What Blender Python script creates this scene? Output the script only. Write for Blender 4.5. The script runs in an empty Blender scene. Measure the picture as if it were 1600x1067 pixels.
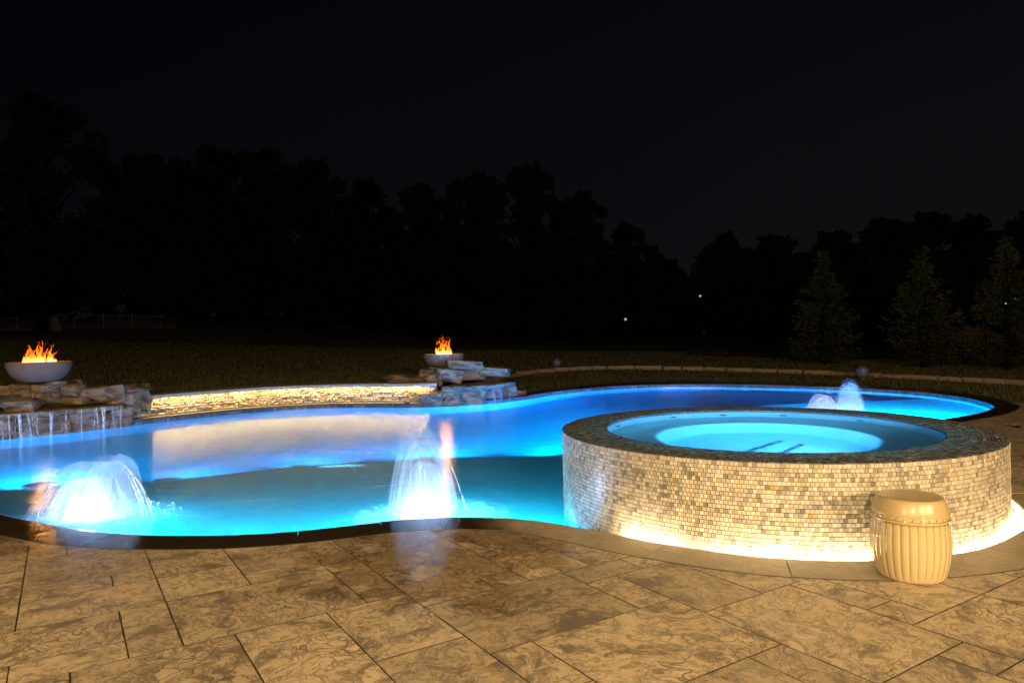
import bpy, bmesh, math, random
import numpy as np
from mathutils import Vector, Matrix, noise
from mathutils.geometry import delaunay_2d_cdt

random.seed(7)
rng = np.random.default_rng(7)
scene = bpy.context.scene
C = scene.collection
PI = math.pi
R = math.radians

# ------------------------------------------------------------------ camera
cam_data = bpy.data.cameras.new('camera')
cam_data.sensor_width = 36.0
cam_data.lens = 24.75
cam_data.clip_end = 2000
cam_data.clip_start = 0.05
cam = bpy.data.objects.new('camera', cam_data)
C.objects.link(cam)
cam.matrix_world = (Matrix.Translation((0, 0, 1.28)) @ Matrix.Rotation(PI / 2 - 0.00628, 4, 'X')
                    @ Matrix.Rotation(-0.02086, 4, 'Z'))
scene.camera = cam

# ------------------------------------------------------------------ night sky
world = bpy.data.worlds.new('World')
scene.world = world
world.use_nodes = True
wn, wl = world.node_tree.nodes, world.node_tree.links
wn.clear()
w_out = wn.new('ShaderNodeOutputWorld')
w_bg = wn.new('ShaderNodeBackground')
w_tc = wn.new('ShaderNodeTexCoord')
w_dot = wn.new('ShaderNodeVectorMath'); w_dot.operation = 'DOT_PRODUCT'
w_dot.inputs[1].default_value = (0.32, 0.10, -0.95)     # town glow low on the right
w_ramp = wn.new('ShaderNodeValToRGB')
w_ramp.color_ramp.elements[0].position = 0.0
w_ramp.color_ramp.elements[0].color = (0.0007, 0.0009, 0.0018, 1)
w_ramp.color_ramp.elements[1].position = 0.62
w_ramp.color_ramp.elements[1].color = (0.0044, 0.0045, 0.0056, 1)
w_noise = wn.new('ShaderNodeTexNoise'); w_noise.inputs['Scale'].default_value = 2.2
w_noise.inputs['Detail'].default_value = 4
w_mad = wn.new('ShaderNodeMath'); w_mad.operation = 'MULTIPLY_ADD'
w_mad.inputs[1].default_value = 0.14
w_add = wn.new('ShaderNodeMath'); w_add.operation = 'ADD'; w_add.inputs[1].default_value = 0.42
wl.new(w_tc.outputs['Generated'], w_dot.inputs[0])
wl.new(w_tc.outputs['Generated'], w_noise.inputs['Vector'])
wl.new(w_dot.outputs['Value'], w_add.inputs[0])
wl.new(w_noise.outputs['Fac'], w_mad.inputs[0])
wl.new(w_add.outputs[0], w_mad.inputs[2])
wl.new(w_mad.outputs[0], w_ramp.inputs['Fac'])
wl.new(w_ramp.outputs['Color'], w_bg.inputs['Color'])
w_bg.inputs['Strength'].default_value = 1.0
wl.new(w_bg.outputs[0], w_out.inputs[0])

# ------------------------------------------------------------------ exposure, engine
scene.view_settings.view_transform = 'Standard'
scene.view_settings.look = 'None'
scene.view_settings.gamma = 1.0
scene.view_settings.exposure = 0.0
scene.render.engine = 'CYCLES'
cy = scene.cycles
cy.use_denoising = True
cy.max_bounces = 12
cy.diffuse_bounces = 3
cy.glossy_bounces = 4
cy.transmission_bounces = 8
cy.transparent_max_bounces = 24
cy.volume_bounces = 0
cy.caustics_reflective = False
cy.caustics_refractive = True
cy.blur_glossy = 0.6
cy.sample_clamp_indirect = 40.0
cy.use_light_tree = True


def lamp(name, kind, loc, energy, color, radius=0.1, target=None, spot=150, blend=0.6):
    l = bpy.data.lights.new(name, kind)
    l.energy = energy
    l.color = color
    if kind == 'AREA':
        l.shape = 'DISK'; l.size = radius * 2
    else:
        l.shadow_soft_size = radius
    if kind == 'SPOT':
        l.spot_size = R(spot); l.spot_blend = blend
    o = bpy.data.objects.new(name, l)
    C.objects.link(o)
    o.location = loc
    if target is not None:
        d = Vector(target) - Vector(loc)
        o.rotation_euler = d.to_track_quat('-Z', 'Y').to_euler()
    return o


# wall lanterns of the house, behind the camera
WARM = (1.0, 0.68, 0.335)
for px, py, pz, pw in ((-5.5, -4.2, 2.9, 2400), (-1.2, -5.2, 3.1, 2750), (3.4, -5.0, 3.1, 3150), (6.6, -3.4, 2.9, 2900)):
    lamp('porch_lamp', 'POINT', (px, py, pz), pw, WARM, 0.09)
# underwater lamps: niches in the near walls, shining away from the house
POOL = (0.0, 0.43, 1.0)
for p, t, pw in (((-5.2, 7.75, -0.80), (-8.2, 12, -0.7), 330), ((-3.9, 7.95, -0.85), (-4.6, 14, -0.75), 120), ((-2.6, 8.6, -0.85), (-2.8, 15, -0.75), 130),
                 ((-1.1, 8.97, -0.85), (-1.0, 15, -0.7), 230), ((0.6, 8.97, -0.85), (1.0, 17, -0.7), 260), ((2.3, 8.5, -0.85), (2.8, 18, -0.7), 2200),
                 ((3.7, 8.5, -0.80), (4.6, 18, -0.7), 5600), ((6.35, 10.35, -0.30), (6.2, 17, -0.8), 3600)):
    lamp('pool_lamp', 'AREA', p, pw * 0.5, POOL, 0.13, t).data.spread = R(120)
# spa lamp in the near wall of the footwell
SPA = (1.973, 5.549); SPA_R = 1.587; SPA_RI = 1.229; SPA_Z = 0.53; WATER = -0.10
sl = lamp('spa_lamp', 'AREA', (SPA[0] + 0.25, SPA[1] - 0.74, -0.10), 54, (0.36, 0.66, 1.0), 0.10, (SPA[0], SPA[1] + 0.8, 0.10))
sl.data.spread = R(125)

# ------------------------------------------------------------------ helpers
def tag(o, label=None, cat=None, group=None, kind=None):
    if label: o['label'] = label
    if cat: o['category'] = cat
    if group: o['group'] = group
    if kind: o['kind'] = kind
    return o


def mesh_obj(name, verts, faces, mat=None, parent=None, smooth=False, loc=(0, 0, 0)):
    me = bpy.data.meshes.new(name)
    me.from_pydata([tuple(v) for v in verts], [], [tuple(f) for f in faces])
    me.update()
    if smooth:
        me.polygons.foreach_set('use_smooth', [True] * len(me.polygons))
    if mat: me.materials.append(mat)
    o = bpy.data.objects.new(name, me)
    C.objects.link(o)
    o.location = loc
    if parent: o.parent = parent
    return o


def bm_obj(name, bm, mat=None, parent=None, smooth=False, loc=(0, 0, 0)):
    me = bpy.data.meshes.new(name)
    bm.to_mesh(me); bm.free()
    if smooth:
        me.polygons.foreach_set('use_smooth', [True] * len(me.polygons))
    if mat: me.materials.append(mat)
    o = bpy.data.objects.new(name, me)
    C.objects.link(o)
    o.location = loc
    if parent: o.parent = parent
    return o


def copy_obj(o, parent=None, loc=None, rot=None, scale=None):
    c = o.copy(); C.objects.link(c)
    c.parent = parent
    if loc is not None: c.location = loc
    if rot is not None: c.rotation_euler = rot
    if scale is not None: c.scale = scale
    return c


def empty(name, loc=(0, 0, 0), rz=0):
    o = bpy.data.objects.new(name, None)
    C.objects.link(o)
    o.location = loc; o.rotation_euler = (0, 0, rz)
    o.empty_display_size = 0.1
    return o


def lathe(profile, seg=64, cap_top=False, cap_bottom=False, rfun=None):
    vs, fs = [], []
    for (r, z) in profile:
        for k in range(seg):
            a = 2 * PI * k / seg
            rr = r if rfun is None else rfun(r, z, a)
            vs.append((rr * math.cos(a), rr * math.sin(a), z))
    for i in range(len(profile) - 1):
        for k in range(seg):
            k2 = (k + 1) % seg
            fs.append((i * seg + k, i * seg + k2, (i + 1) * seg + k2, (i + 1) * seg + k))
    if cap_bottom: fs.append(tuple(reversed(range(seg))))
    if cap_top: fs.append(tuple(range((len(profile) - 1) * seg, len(profile) * seg)))
    return vs, fs


def add_box(bm, x0, x1, y0, y1, z0, z1):
    v = [bm.verts.new(p) for p in ((x0, y0, z0), (x1, y0, z0), (x1, y1, z0), (x0, y1, z0),
                                   (x0, y0, z1), (x1, y0, z1), (x1, y1, z1), (x0, y1, z1))]
    for f in ((3, 2, 1, 0), (4, 5, 6, 7), (0, 1, 5, 4), (1, 2, 6, 5), (2, 3, 7, 6), (3, 0, 4, 7)):
        bm.faces.new([v[i] for i in f])


def add_tube(bm, pts, radii, seg=6, cap=True):
    rings = []
    n = len(pts)
    for i, p in enumerate(pts):
        p = Vector(p)
        t = (Vector(pts[min(i + 1, n - 1)]) - Vector(pts[max(i - 1, 0)]))
        t = t.normalized() if t.length > 1e-9 else Vector((0, 0, 1))
        a = t.orthogonal().normalized() if abs(t.z) > 0.95 else t.cross(Vector((0, 0, 1))).normalized()
        b = t.cross(a)
        rings.append([bm.verts.new(p + (a * math.cos(2 * PI * k / seg) + b * math.sin(2 * PI * k / seg)) * radii[i]) for k in range(seg)])
    for i in range(n - 1):
        for k in range(seg):
            bm.faces.new((rings[i][k], rings[i][(k + 1) % seg], rings[i + 1][(k + 1) % seg], rings[i + 1][k]))
    if cap:
        bm.faces.new(list(reversed(rings[0]))); bm.faces.new(rings[-1])


def catmull(pts, closed=True, step=0.1):
    P = [Vector((p[0], p[1])) for p in pts]
    n = len(P); out = []
    rg = range(n) if closed else range(n - 1)
    for i in rg:
        if closed:
            a, b, c, d = P[(i - 1) % n], P[i], P[(i + 1) % n], P[(i + 2) % n]
        else:
            a, b, c, d = P[max(i - 1, 0)], P[i], P[i + 1], P[min(i + 2, n - 1)]
        m = max(2, int((c - b).length / step))
        for k in range(m):
            t = k / m
            out.append(0.5 * ((2 * b) + (c - a) * t + (2 * a - 5 * b + 4 * c - d) * t * t + (3 * b - a - 3 * c + d) * t ** 3))
    if not closed: out.append(P[-1])
    return out


def resample(pts, step, closed=True):
    P = list(pts) + ([pts[0]] if closed else [])
    L = [0.0]
    for a, b in zip(P[:-1], P[1:]): L.append(L[-1] + (b - a).length)
    n = max(3, int(round(L[-1] / step)))
    out = []; j = 0
    for i in range(n if closed else n + 1):
        s = L[-1] * i / n
        while j < len(L) - 2 and L[j + 1] < s: j += 1
        t = (s - L[j]) / max(1e-9, L[j + 1] - L[j])
        out.append(P[j].lerp(P[j + 1], t))
    return out


def normals2(P):
    n = len(P); out = []
    for i in range(n):
        t = (P[(i + 1) % n] - P[(i - 1) % n]).normalized()
        out.append(Vector((t.y, -t.x)))     # outward for a counter-clockwise loop
    return out


def offset_loop(P, d):
    N = normals2(P)
    return [p + n * d for p, n in zip(P, N)]


def inside(pt, poly):
    x, y = pt[0], pt[1]; r = False; n = len(poly); j = n - 1
    for i in range(n):
        xi, yi = poly[i][0], poly[i][1]; xj, yj = poly[j][0], poly[j][1]
        if (yi > y) != (yj > y) and x < (xj - xi) * (y - yi) / (yj - yi) + xi: r = not r
        j = i
    return r


def cdt(points, loops):
    """constrained triangulation of loops + extra points -> verts (2D), triangles"""
    vs = []; es = []
    for lp in loops:
        b = len(vs); vs += [Vector((p[0], p[1])) for p in lp]
        es += [(b + i, b + (i + 1) % len(lp)) for i in range(len(lp))]
    vs += [Vector((p[0], p[1])) for p in points]
    v, e, f, *_ = delaunay_2d_cdt(vs, es, [], 0, 1e-6)
    return v, f


def sstep(a, b, x):
    t = min(1.0, max(0.0, (x - a) / (b - a)))
    return t * t * (3 - 2 * t)


# ------------------------------------------------------------------ node helpers
class N:
    def __init__(self, name):
        self.m = bpy.data.materials.new(name); self.m.use_nodes = True
        self.t = self.m.node_tree; self.t.nodes.clear()
        self.out = self.t.nodes.new('ShaderNodeOutputMaterial')

    def n(self, typ, **kw):
        nd = self.t.nodes.new('ShaderNode' + typ)
        for k, v in kw.items():
            if k.startswith('i_'):
                key = k[2:].replace('_', ' ')
                self.set(nd.inputs[key], v)
            else:
                setattr(nd, k, v)
        return nd

    def set(self, sock, v):
        if isinstance(v, bpy.types.NodeSocket): self.t.links.new(v, sock)
        else: sock.default_value = v

    def math(self, op, a, b=0.0, c=None, clamp=False):
        nd = self.t.nodes.new('ShaderNodeMath'); nd.operation = op; nd.use_clamp = clamp
        self.set(nd.inputs[0], a); self.set(nd.inputs[1], b)
        if c is not None: self.set(nd.inputs[2], c)
        return nd.outputs[0]

    def vmath(self, op, a, b=(0, 0, 0)):
        nd = self.t.nodes.new('ShaderNodeVectorMath'); nd.operation = op
        self.set(nd.inputs[0], a)
        if op == 'SCALE': self.set(nd.inputs['Scale'], b)
        else: self.set(nd.inputs[1], b)
        return nd.outputs['Value'] if op in ('DISTANCE', 'LENGTH', 'DOT_PRODUCT') else nd.outputs[0]

    def mix(self, f, a, b, blend='MIX'):
        nd = self.t.nodes.new('ShaderNodeMix'); nd.data_type = 'RGBA'; nd.blend_type = blend
        self.set(nd.inputs[0], f); self.set(nd.inputs[6], a); self.set(nd.inputs[7], b)
        return nd.outputs[2]

    def ramp(self, f, stops, interp='LINEAR'):
        nd = self.t.nodes.new('ShaderNodeValToRGB'); cr = nd.color_ramp; cr.interpolation = interp
        while len(cr.elements) < len(stops): cr.elements.new(0.5)
        for e, (p, c) in zip(cr.elements, stops):
            e.position = p; e.color = c if len(c) == 4 else (*c, 1)
        self.set(nd.inputs[0], f)
        return nd.outputs[0]

    def noise(self, vec, scale, detail=4, rough=0.55, dist=0.0, col=False):
        nd = self.t.nodes.new('ShaderNodeTexNoise')
        self.set(nd.inputs['Vector'], vec); nd.inputs['Scale'].default_value = scale
        nd.inputs['Detail'].default_value = detail; nd.inputs['Roughness'].default_value = rough
        nd.inputs['Distortion'].default_value = dist
        return nd.outputs['Color'] if col else nd.outputs['Fac']

    def mrange(self, v, a, b, c=0.0, d=1.0, smooth=True):
        nd = self.t.nodes.new('ShaderNodeMapRange')
        nd.interpolation_type = 'SMOOTHSTEP' if smooth else 'LINEAR'
        self.set(nd.inputs[0], v)
        for i, x in enumerate((a, b, c, d)): nd.inputs[1 + i].default_value = x
        return nd.outputs[0]

    def bump(self, h, strength=0.3, dist=0.01):
        nd = self.t.nodes.new('ShaderNodeBump')
        nd.inputs['Strength'].default_value = strength; nd.inputs['Distance'].default_value = dist
        self.set(nd.inputs['Height'], h)
        return nd.outputs[0]

    def principled(self, **kw):
        p = self.t.nodes.new('ShaderNodeBsdfPrincipled')
        for k, v in kw.items(): self.set(p.inputs[k.replace('_', ' ')], v)
        self.t.links.new(p.outputs[0], self.out.inputs['Surface'])
        return p

    def surf(self, s): self.t.links.new(s, self.out.inputs['Surface'])


def wet_factor(M, pos):
    """splash water around the bubblers: 1 wet, 0 dry (a stain that stays where it is)"""
    nz = M.noise(pos, 2.6, 4, 0.6)
    nz2 = M.noise(M.vmath('ADD', pos, (7.3, 1.9, 0)), 3.3, 3, 0.5)
    def blob(c, r):
        d = M.vmath('DISTANCE', M.vmath('MULTIPLY', pos, (1, 1, 0)), (c[0], c[1], 0))
        d = M.math('ADD', d, M.math('MULTIPLY', M.math('SUBTRACT', nz, 0.5), 1.1))
        return M.mrange(d, r + 0.14, r - 0.14)
    a = M.math('MAXIMUM', blob((-0.45, 4.15), 0.80), blob((-3.1, 4.75), 0.42))
    isl = M.mrange(nz2, 0.56, 0.64)
    return M.math('MULTIPLY', a, M.math('SUBTRACT', 1.0, isl), clamp=True)


def stone_material(name, tan, vein, coping=False):
    M = N(name)
    tc = M.n('TexCoord'); oi = M.n('ObjectInfo'); geo = M.n('NewGeometry')
    rnd = oi.outputs['Random']
    rot = M.n('VectorRotate', rotation_type='Z_AXIS')
    M.set(rot.inputs['Vector'], tc.outputs['Object']); M.set(rot.inputs['Angle'], M.math('MULTIPLY', rnd, 6.28))
    off = M.n('CombineXYZ'); M.set(off.inputs[0], M.math('MULTIPLY', rnd, 37.0)); M.set(off.inputs[1], M.math('MULTIPLY', rnd, 91.0))
    p = M.vmath('ADD', rot.outputs[0], off.outputs[0])
    warp = M.vmath('SCALE', M.vmath('SUBTRACT', M.noise(p, 2.2, 3, 0.6, col=True), (0.5, 0.5, 0.5)), 0.55)
    q = M.vmath('ADD', p, warp)
    qs = M.vmath('MULTIPLY', q, (1.0, 0.38, 1.0))
    n1 = M.noise(qs, 11.0, 7, 0.70)
    vein1 = M.mrange(M.math('ABSOLUTE', M.math('SUBTRACT', n1, 0.5)), 0.0, 0.035, 1, 0)
    n1b = M.noise(qs, 30.0, 6, 0.70)
    vein2 = M.mrange(M.math('ABSOLUTE', M.math('SUBTRACT', n1b, 0.47)), 0.0, 0.03, 1, 0)
    vor = M.n('TexVoronoi', feature='DISTANCE_TO_EDGE'); M.set(vor.inputs['Vector'], q); vor.inputs['Scale'].default_value = 12.5
    crack = M.mrange(vor.outputs['Distance'], 0.0, 0.085, 1, 0)
    area = M.noise(p, 1.7, 2, 0.5)
    crmask = M.mrange(area, 0.45, 0.60)
    dark = M.mrange(M.noise(qs, 6.0, 8, 0.78), 0.50, 0.60)
    v = M.math('MAXIMUM', M.math('MULTIPLY', vein1, 0.75), M.math('MULTIPLY', M.math('MULTIPLY', crack, crmask), 0.85))
    v = M.math('MAXIMUM', v, M.math('MULTIPLY', vein2, M.math('MULTIPLY', M.mrange(area, 0.55, 0.40), 0.75)))
    v = M.math('MAXIMUM', v, M.math('MULTIPLY', dark, 0.78))
    v = M.math('MULTIPLY', v, 0.55 if coping else 1.0)
    fine = M.noise(p, 70, 3, 0.7)
    base = M.mix(M.noise(p, 9, 4, 0.6), (*[c * 0.72 for c in tan], 1), (*[c * 1.2 for c in tan], 1))
    hue = M.math('MULTIPLY_ADD', M.math('FRACT', M.math('MULTIPLY', rnd, 13.7)), 0.36, 0.84)
    base = M.mix(1.0, base, M.n('CombineXYZ', i_X=hue, i_Y=hue, i_Z=M.math('MULTIPLY', hue, 0.99)).outputs[0], 'MULTIPLY')
    col = M.mix(v, base, (*vein, 1))
    col = M.mix(M.math('MULTIPLY', fine, 0.35), col, M.mix(1.0, col, (0.6, 0.58, 0.55, 1), 'MULTIPLY'))
    pos = geo.outputs['Position']
    if coping:
        flat = M.vmath('MULTIPLY', pos, (1, 1, 0))
        dsp = M.vmath('DISTANCE', flat, (SPA[0], SPA[1], 0))
        dsp = M.math('ADD', dsp, M.math('MULTIPLY', M.math('SUBTRACT', M.noise(pos, 3.0, 4), 0.5), 0.35))
        wet = M.mrange(dsp, 2.02, 2.38)
    else:
        wet = wet_factor(M, pos)
    damp = M.mix(1.0, col, (0.72, 0.67, 0.62, 1) if not coping else (0.11, 0.10, 0.095, 1), 'MULTIPLY')
    col = M.mix(wet, col, damp)
    rough = M.mrange(M.noise(p, 24, 4, 0.6), 0.3, 0.7, 0.42, 0.62, False)
    rough_wet = M.mrange(M.noise(pos, 9, 3, 0.6), 0.3, 0.7, 0.06, 0.16, False)
    rmix = M.n('Mix', data_type='FLOAT'); M.set(rmix.inputs[0], wet); M.set(rmix.inputs[2], rough); M.set(rmix.inputs[3], rough_wet)
    h = M.math('ADD', M.math('MULTIPLY', M.noise(p, 11, 5, 0.6), 1.0), M.math('MULTIPLY', v, -0.35))
    bs = M.n('Bump'); bs.inputs['Distance'].default_value = 0.006; M.set(bs.inputs['Height'], h)
    M.set(bs.inputs['Strength'], M.math('MULTIPLY_ADD', wet, -0.30, 0.38))
    M.principled(Base_Color=col, Roughness=rmix.outputs[0], Normal=bs.outputs[0], IOR=1.48)
    return M.m


M_SLAB = stone_material('travertine_paving', (0.53, 0.43, 0.295), (0.09, 0.078, 0.066))
M_COPING = stone_material('coping_stone', (0.36, 0.30, 0.21), (0.16, 0.135, 0.10), True)


def simple(name, col, rough=0.6, spec=0.5, var=0.0, scale=8, bump=0.0, bscale=30, metal=0.0, coat=0.0, bdist=0.01):
    M = N(name)
    tc = M.n('TexCoord')
    c = (*col, 1)
    if var > 0:
        f = M.noise(tc.outputs['Object'], scale, 5, 0.6)
        c = M.mix(f, (*[x * (1 - var) for x in col], 1), (*[min(1, x * (1 + var)) for x in col], 1))
    kw = dict(Base_Color=c, Roughness=rough, Metallic=metal, Specular_IOR_Level=spec, Coat_Weight=coat)
    if coat: kw['Coat_Roughness'] = 0.06
    if bump > 0: kw['Normal'] = M.bump(M.noise(tc.outputs['Object'], bscale, 5, 0.65), bump, bdist)
    M.principled(**kw)
    return M.m


def emission(name, col, strength):
    M = N(name)
    e = M.n('Emission'); e.inputs['Color'].default_value = (*col, 1); e.inputs['Strength'].default_value = strength
    M.surf(e.outputs[0])
    return M.m


def tile_material(name, single, wet):
    M = N(name)
    if single: tone = M.n('ObjectInfo').outputs['Random']
    else: tone = M.n('Attribute', attribute_name='tone').outputs['Fac']
    geo = M.n('NewGeometry')
    if wet == 2:  # blue light of the spa put into the tile colour
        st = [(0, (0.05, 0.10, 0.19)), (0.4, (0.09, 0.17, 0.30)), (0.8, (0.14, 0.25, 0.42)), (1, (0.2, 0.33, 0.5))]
    elif wet:
        st = [(0, (0.055, 0.060, 0.075)), (0.4, (0.105, 0.115, 0.14)), (0.8, (0.16, 0.17, 0.20)), (1, (0.22, 0.23, 0.26))]
    else:
        st = [(0, (0.19, 0.175, 0.15)), (0.06, (0.28, 0.26, 0.22)), (0.25, (0.41, 0.38, 0.32)), (0.55, (0.49, 0.45, 0.37)),
              (0.82, (0.55, 0.51, 0.42)), (0.975, (0.66, 0.62, 0.53)), (0.99, (0.42, 0.30, 0.13)), (1, (0.44, 0.31, 0.13))]
    col = M.ramp(tone, st)
    if not wet:
        gl = M.mrange(M.noise(geo.outputs['Position'], 2.1, 3, 0.5), 0.42, 0.66)
        col = M.mix(M.math('MULTIPLY', gl, 0.45), col, M.mix(1.0, col, (0.55, 0.55, 0.55, 1), 'MULTIPLY'))
    g = M.noise(geo.outputs['Position'], 55, 4, 0.65)
    col = M.mix(M.math('MULTIPLY', g, 0.55), col, M.mix(1.0, col, (0.55, 0.53, 0.50, 1), 'MULTIPLY'))
    M.principled(Base_Color=col, Roughness=0.16 if wet else 0.27, Specular_IOR_Level=0.6 if wet else 0.5,
                 Normal=M.bump(M.noise(geo.outputs['Position'], 60 if wet else 90, 3, 0.6), 0.25 if wet else 0.12, 0.003))
    return M.m


M_TILE = tile_material('mosaic_tile', False, False)
M_TILE1 = tile_material('mosaic_tile_single', True, False)
M_RIM = tile_material('wet_rim_mosaic', False, True)
M_RIMB = tile_material('blue_glow_mosaic', False, 2)  # spa's blue glow painted into the inner rim tiles
M_GROUT = simple('tile_grout', (0.10, 0.092, 0.08), 0.8, var=0.3, scale=20)
M_JOINT = simple('paving_joint_sand', (0.058, 0.047, 0.034), 0.9, var=0.4, scale=30, bump=0.3)
M_MORTAR = simple('pale_mortar', (0.24, 0.19, 0.13), 0.9, var=0.3, scale=30, bump=0.3)
M_PLASTER = simple('pool_plaster', (0.50, 0.62, 0.66), 0.7, var=0.10, scale=3)
M_SPAPLASTER = simple('spa_plaster', (0.44, 0.68, 0.77), 0.7, var=0.06, scale=4)
M_STEEL = simple('dark_slot_metal', (0.03, 0.035, 0.05), 0.4)
M_CONC = simple('grey_cast_concrete', (0.17, 0.125, 0.10), 0.75, var=0.18, scale=14, bump=0.15, bscale=60)
M_LAVA = simple('lava_rock', (0.12, 0.09, 0.07), 0.85, var=0.4, scale=30)
M_LED = emission('warm_led', (1.0, 0.80, 0.50), 200)
M_LEDW = emission('warm_led_wall', (1.0, 0.65, 0.23), 200)
M_CAP = simple('grey_cap_stone', (0.30, 0.275, 0.25), 0.6, var=0.25, scale=9, bump=0.25)
M_LEDGE = simple('dark_ledge_stone', (0.085, 0.072, 0.060), 0.35, var=0.35, scale=8, bump=0.2)
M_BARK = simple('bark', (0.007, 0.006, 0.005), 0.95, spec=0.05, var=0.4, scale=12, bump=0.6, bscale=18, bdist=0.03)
M_FENCE = simple('grey_fence_metal', (0.10, 0.09, 0.085), 0.5)
M_FENCED = simple('black_fence_metal', (0.004, 0.004, 0.004), 0.9, spec=0.05)
M_EDGE = simple('edging_stone', (0.20, 0.165, 0.12), 0.8, var=0.4, scale=12, bump=0.4)
M_BALL = simple('grey_stone_ball', (0.09, 0.08, 0.10), 0.6, var=0.25, scale=8)
M_PANEL = simple('faded_panel', (0.10, 0.088, 0.08), 0.7, var=0.2)


def rock_material():
    M = N('quarry_rock')
    tc = M.n('TexCoord'); oi = M.n('ObjectInfo'); geo = M.n('NewGeometry')
    p = M.vmath('ADD', tc.outputs['Object'], M.n('CombineXYZ', i_X=M.math('MULTIPLY', oi.outputs['Random'], 50.0)).outputs[0])
    st = M.vmath('MULTIPLY', p, (1, 1, 2.6))
    a = M.noise(st, 3.5, 6, 0.65); b = M.noise(st, 14, 5, 0.7)
    col = M.ramp(a, [(0.33, (0.05, 0.036, 0.026)), (0.45, (0.16, 0.12, 0.08)), (0.57, (0.34, 0.25, 0.155)), (0.70, (0.22, 0.125, 0.05))])
    col = M.mix(M.math('MULTIPLY', b, 0.7), col, M.mix(1.0, col, (0.42, 0.40, 0.38, 1), 'MULTIPLY'))
    pit = M.mrange(M.noise(p, 34, 3, 0.6), 0.62, 0.72)
    col = M.mix(M.math('MULTIPLY', pit, 0.6), col, (0.05, 0.042, 0.035, 1))
    h = M.math('ADD', M.math('MULTIPLY', a, 1.2), M.math('MULTIPLY', b, 0.5))
    M.principled(Base_Color=col, Roughness=0.72, Normal=M.bump(h, 0.7, 0.03))
    return M.m


def wallstone_material():
    M = N('split_face_stone')
    tc = M.n('TexCoord'); oi = M.n('ObjectInfo'); geo = M.n('NewGeometry')
    r = oi.outputs['Random']
    col = M.ramp(r, [(0, (0.22, 0.185, 0.14)), (0.25, (0.36, 0.31, 0.24)), (0.6, (0.46, 0.40, 0.31)), (1, (0.56, 0.50, 0.40))])
    n = M.noise(geo.outputs['Position'], 26, 5, 0.7)
    col = M.mix(M.math('MULTIPLY', n, 0.8), col, M.mix(1.0, col, (0.40, 0.37, 0.34, 1), 'MULTIPLY'))
    M.principled(Base_Color=col, Roughness=0.8, Normal=M.bump(n, 0.8, 0.02))
    return M.m


M_ROCK = rock_material()
M_WSTONE = wallstone_material()


def lawn_material():
    M = N('lawn_grass')
    geo = M.n('NewGeometry'); p = geo.outputs['Position']
    a = M.noise(p, 0.35, 4, 0.6); b = M.noise(M.vmath('MULTIPLY', p, (1, 1, 1)), 22, 5, 0.7)
    col = M.mix(a, (0.050, 0.058, 0.018, 1), (0.085, 0.075, 0.028, 1))
    col = M.mix(b, M.mix(1.0, col, (0.40, 0.42, 0.35, 1), 'MULTIPLY'), M.mix(1.0, col, (1.5, 1.45, 1.3, 1), 'MULTIPLY'))
    M.principled(Base_Color=col, Roughness=0.9, Normal=M.bump(b, 1.0, 0.06))
    return M.m


def leaf_material(name, c0, c1):
    M = N(name)
    oi = M.n('ObjectInfo'); geo = M.n('NewGeometry')
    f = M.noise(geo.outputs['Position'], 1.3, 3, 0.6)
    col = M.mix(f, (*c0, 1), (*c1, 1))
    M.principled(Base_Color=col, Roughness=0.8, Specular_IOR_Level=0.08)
    return M.m


M_LAWN = lawn_material()
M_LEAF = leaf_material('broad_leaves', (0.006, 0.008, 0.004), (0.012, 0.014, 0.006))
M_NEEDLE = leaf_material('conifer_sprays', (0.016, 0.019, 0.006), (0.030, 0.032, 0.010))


def water_material(name, absorb, density, rough, wave, col=(1, 1, 1)):
    M = N(name)
    geo = M.n('NewGeometry'); p = geo.outputs['Position']
    g = M.n('BsdfGlass'); g.inputs['IOR'].default_value = 1.333; g.inputs['Roughness'].default_value = rough
    g.inputs['Color'].default_value = (*col, 1)
    q = M.vmath('MULTIPLY', p, (0.42, 1.0, 1.0))
    h = M.math('ADD', M.math('MULTIPLY', M.noise(q, 3.2, 2, 0.5, 0.8), 0.9), M.math('MULTIPLY', M.noise(q, 15, 4, 0.66, 0.5), 0.62))
    if wave > 0: M.set(g.inputs['Normal'], M.bump(h, 1.0, wave))
    M.surf(g.outputs[0])
    v = M.n('VolumeAbsorption'); v.inputs['Color'].default_value = (*absorb, 1); v.inputs['Density'].default_value = density
    M.t.links.new(v.outputs[0], M.out.inputs['Volume'])
    try: M.m.cycles.homogeneous_volume = True
    except Exception: pass
    return M.m


M_WATER = water_material('pool_water', (0.0, 0.945, 0.992), 1.5, 0.03, 0.0085)
M_SPAWATER = water_material('spa_water', (0.0, 0.80, 0.96), 0.55, 0.01, 0.0025)


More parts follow.
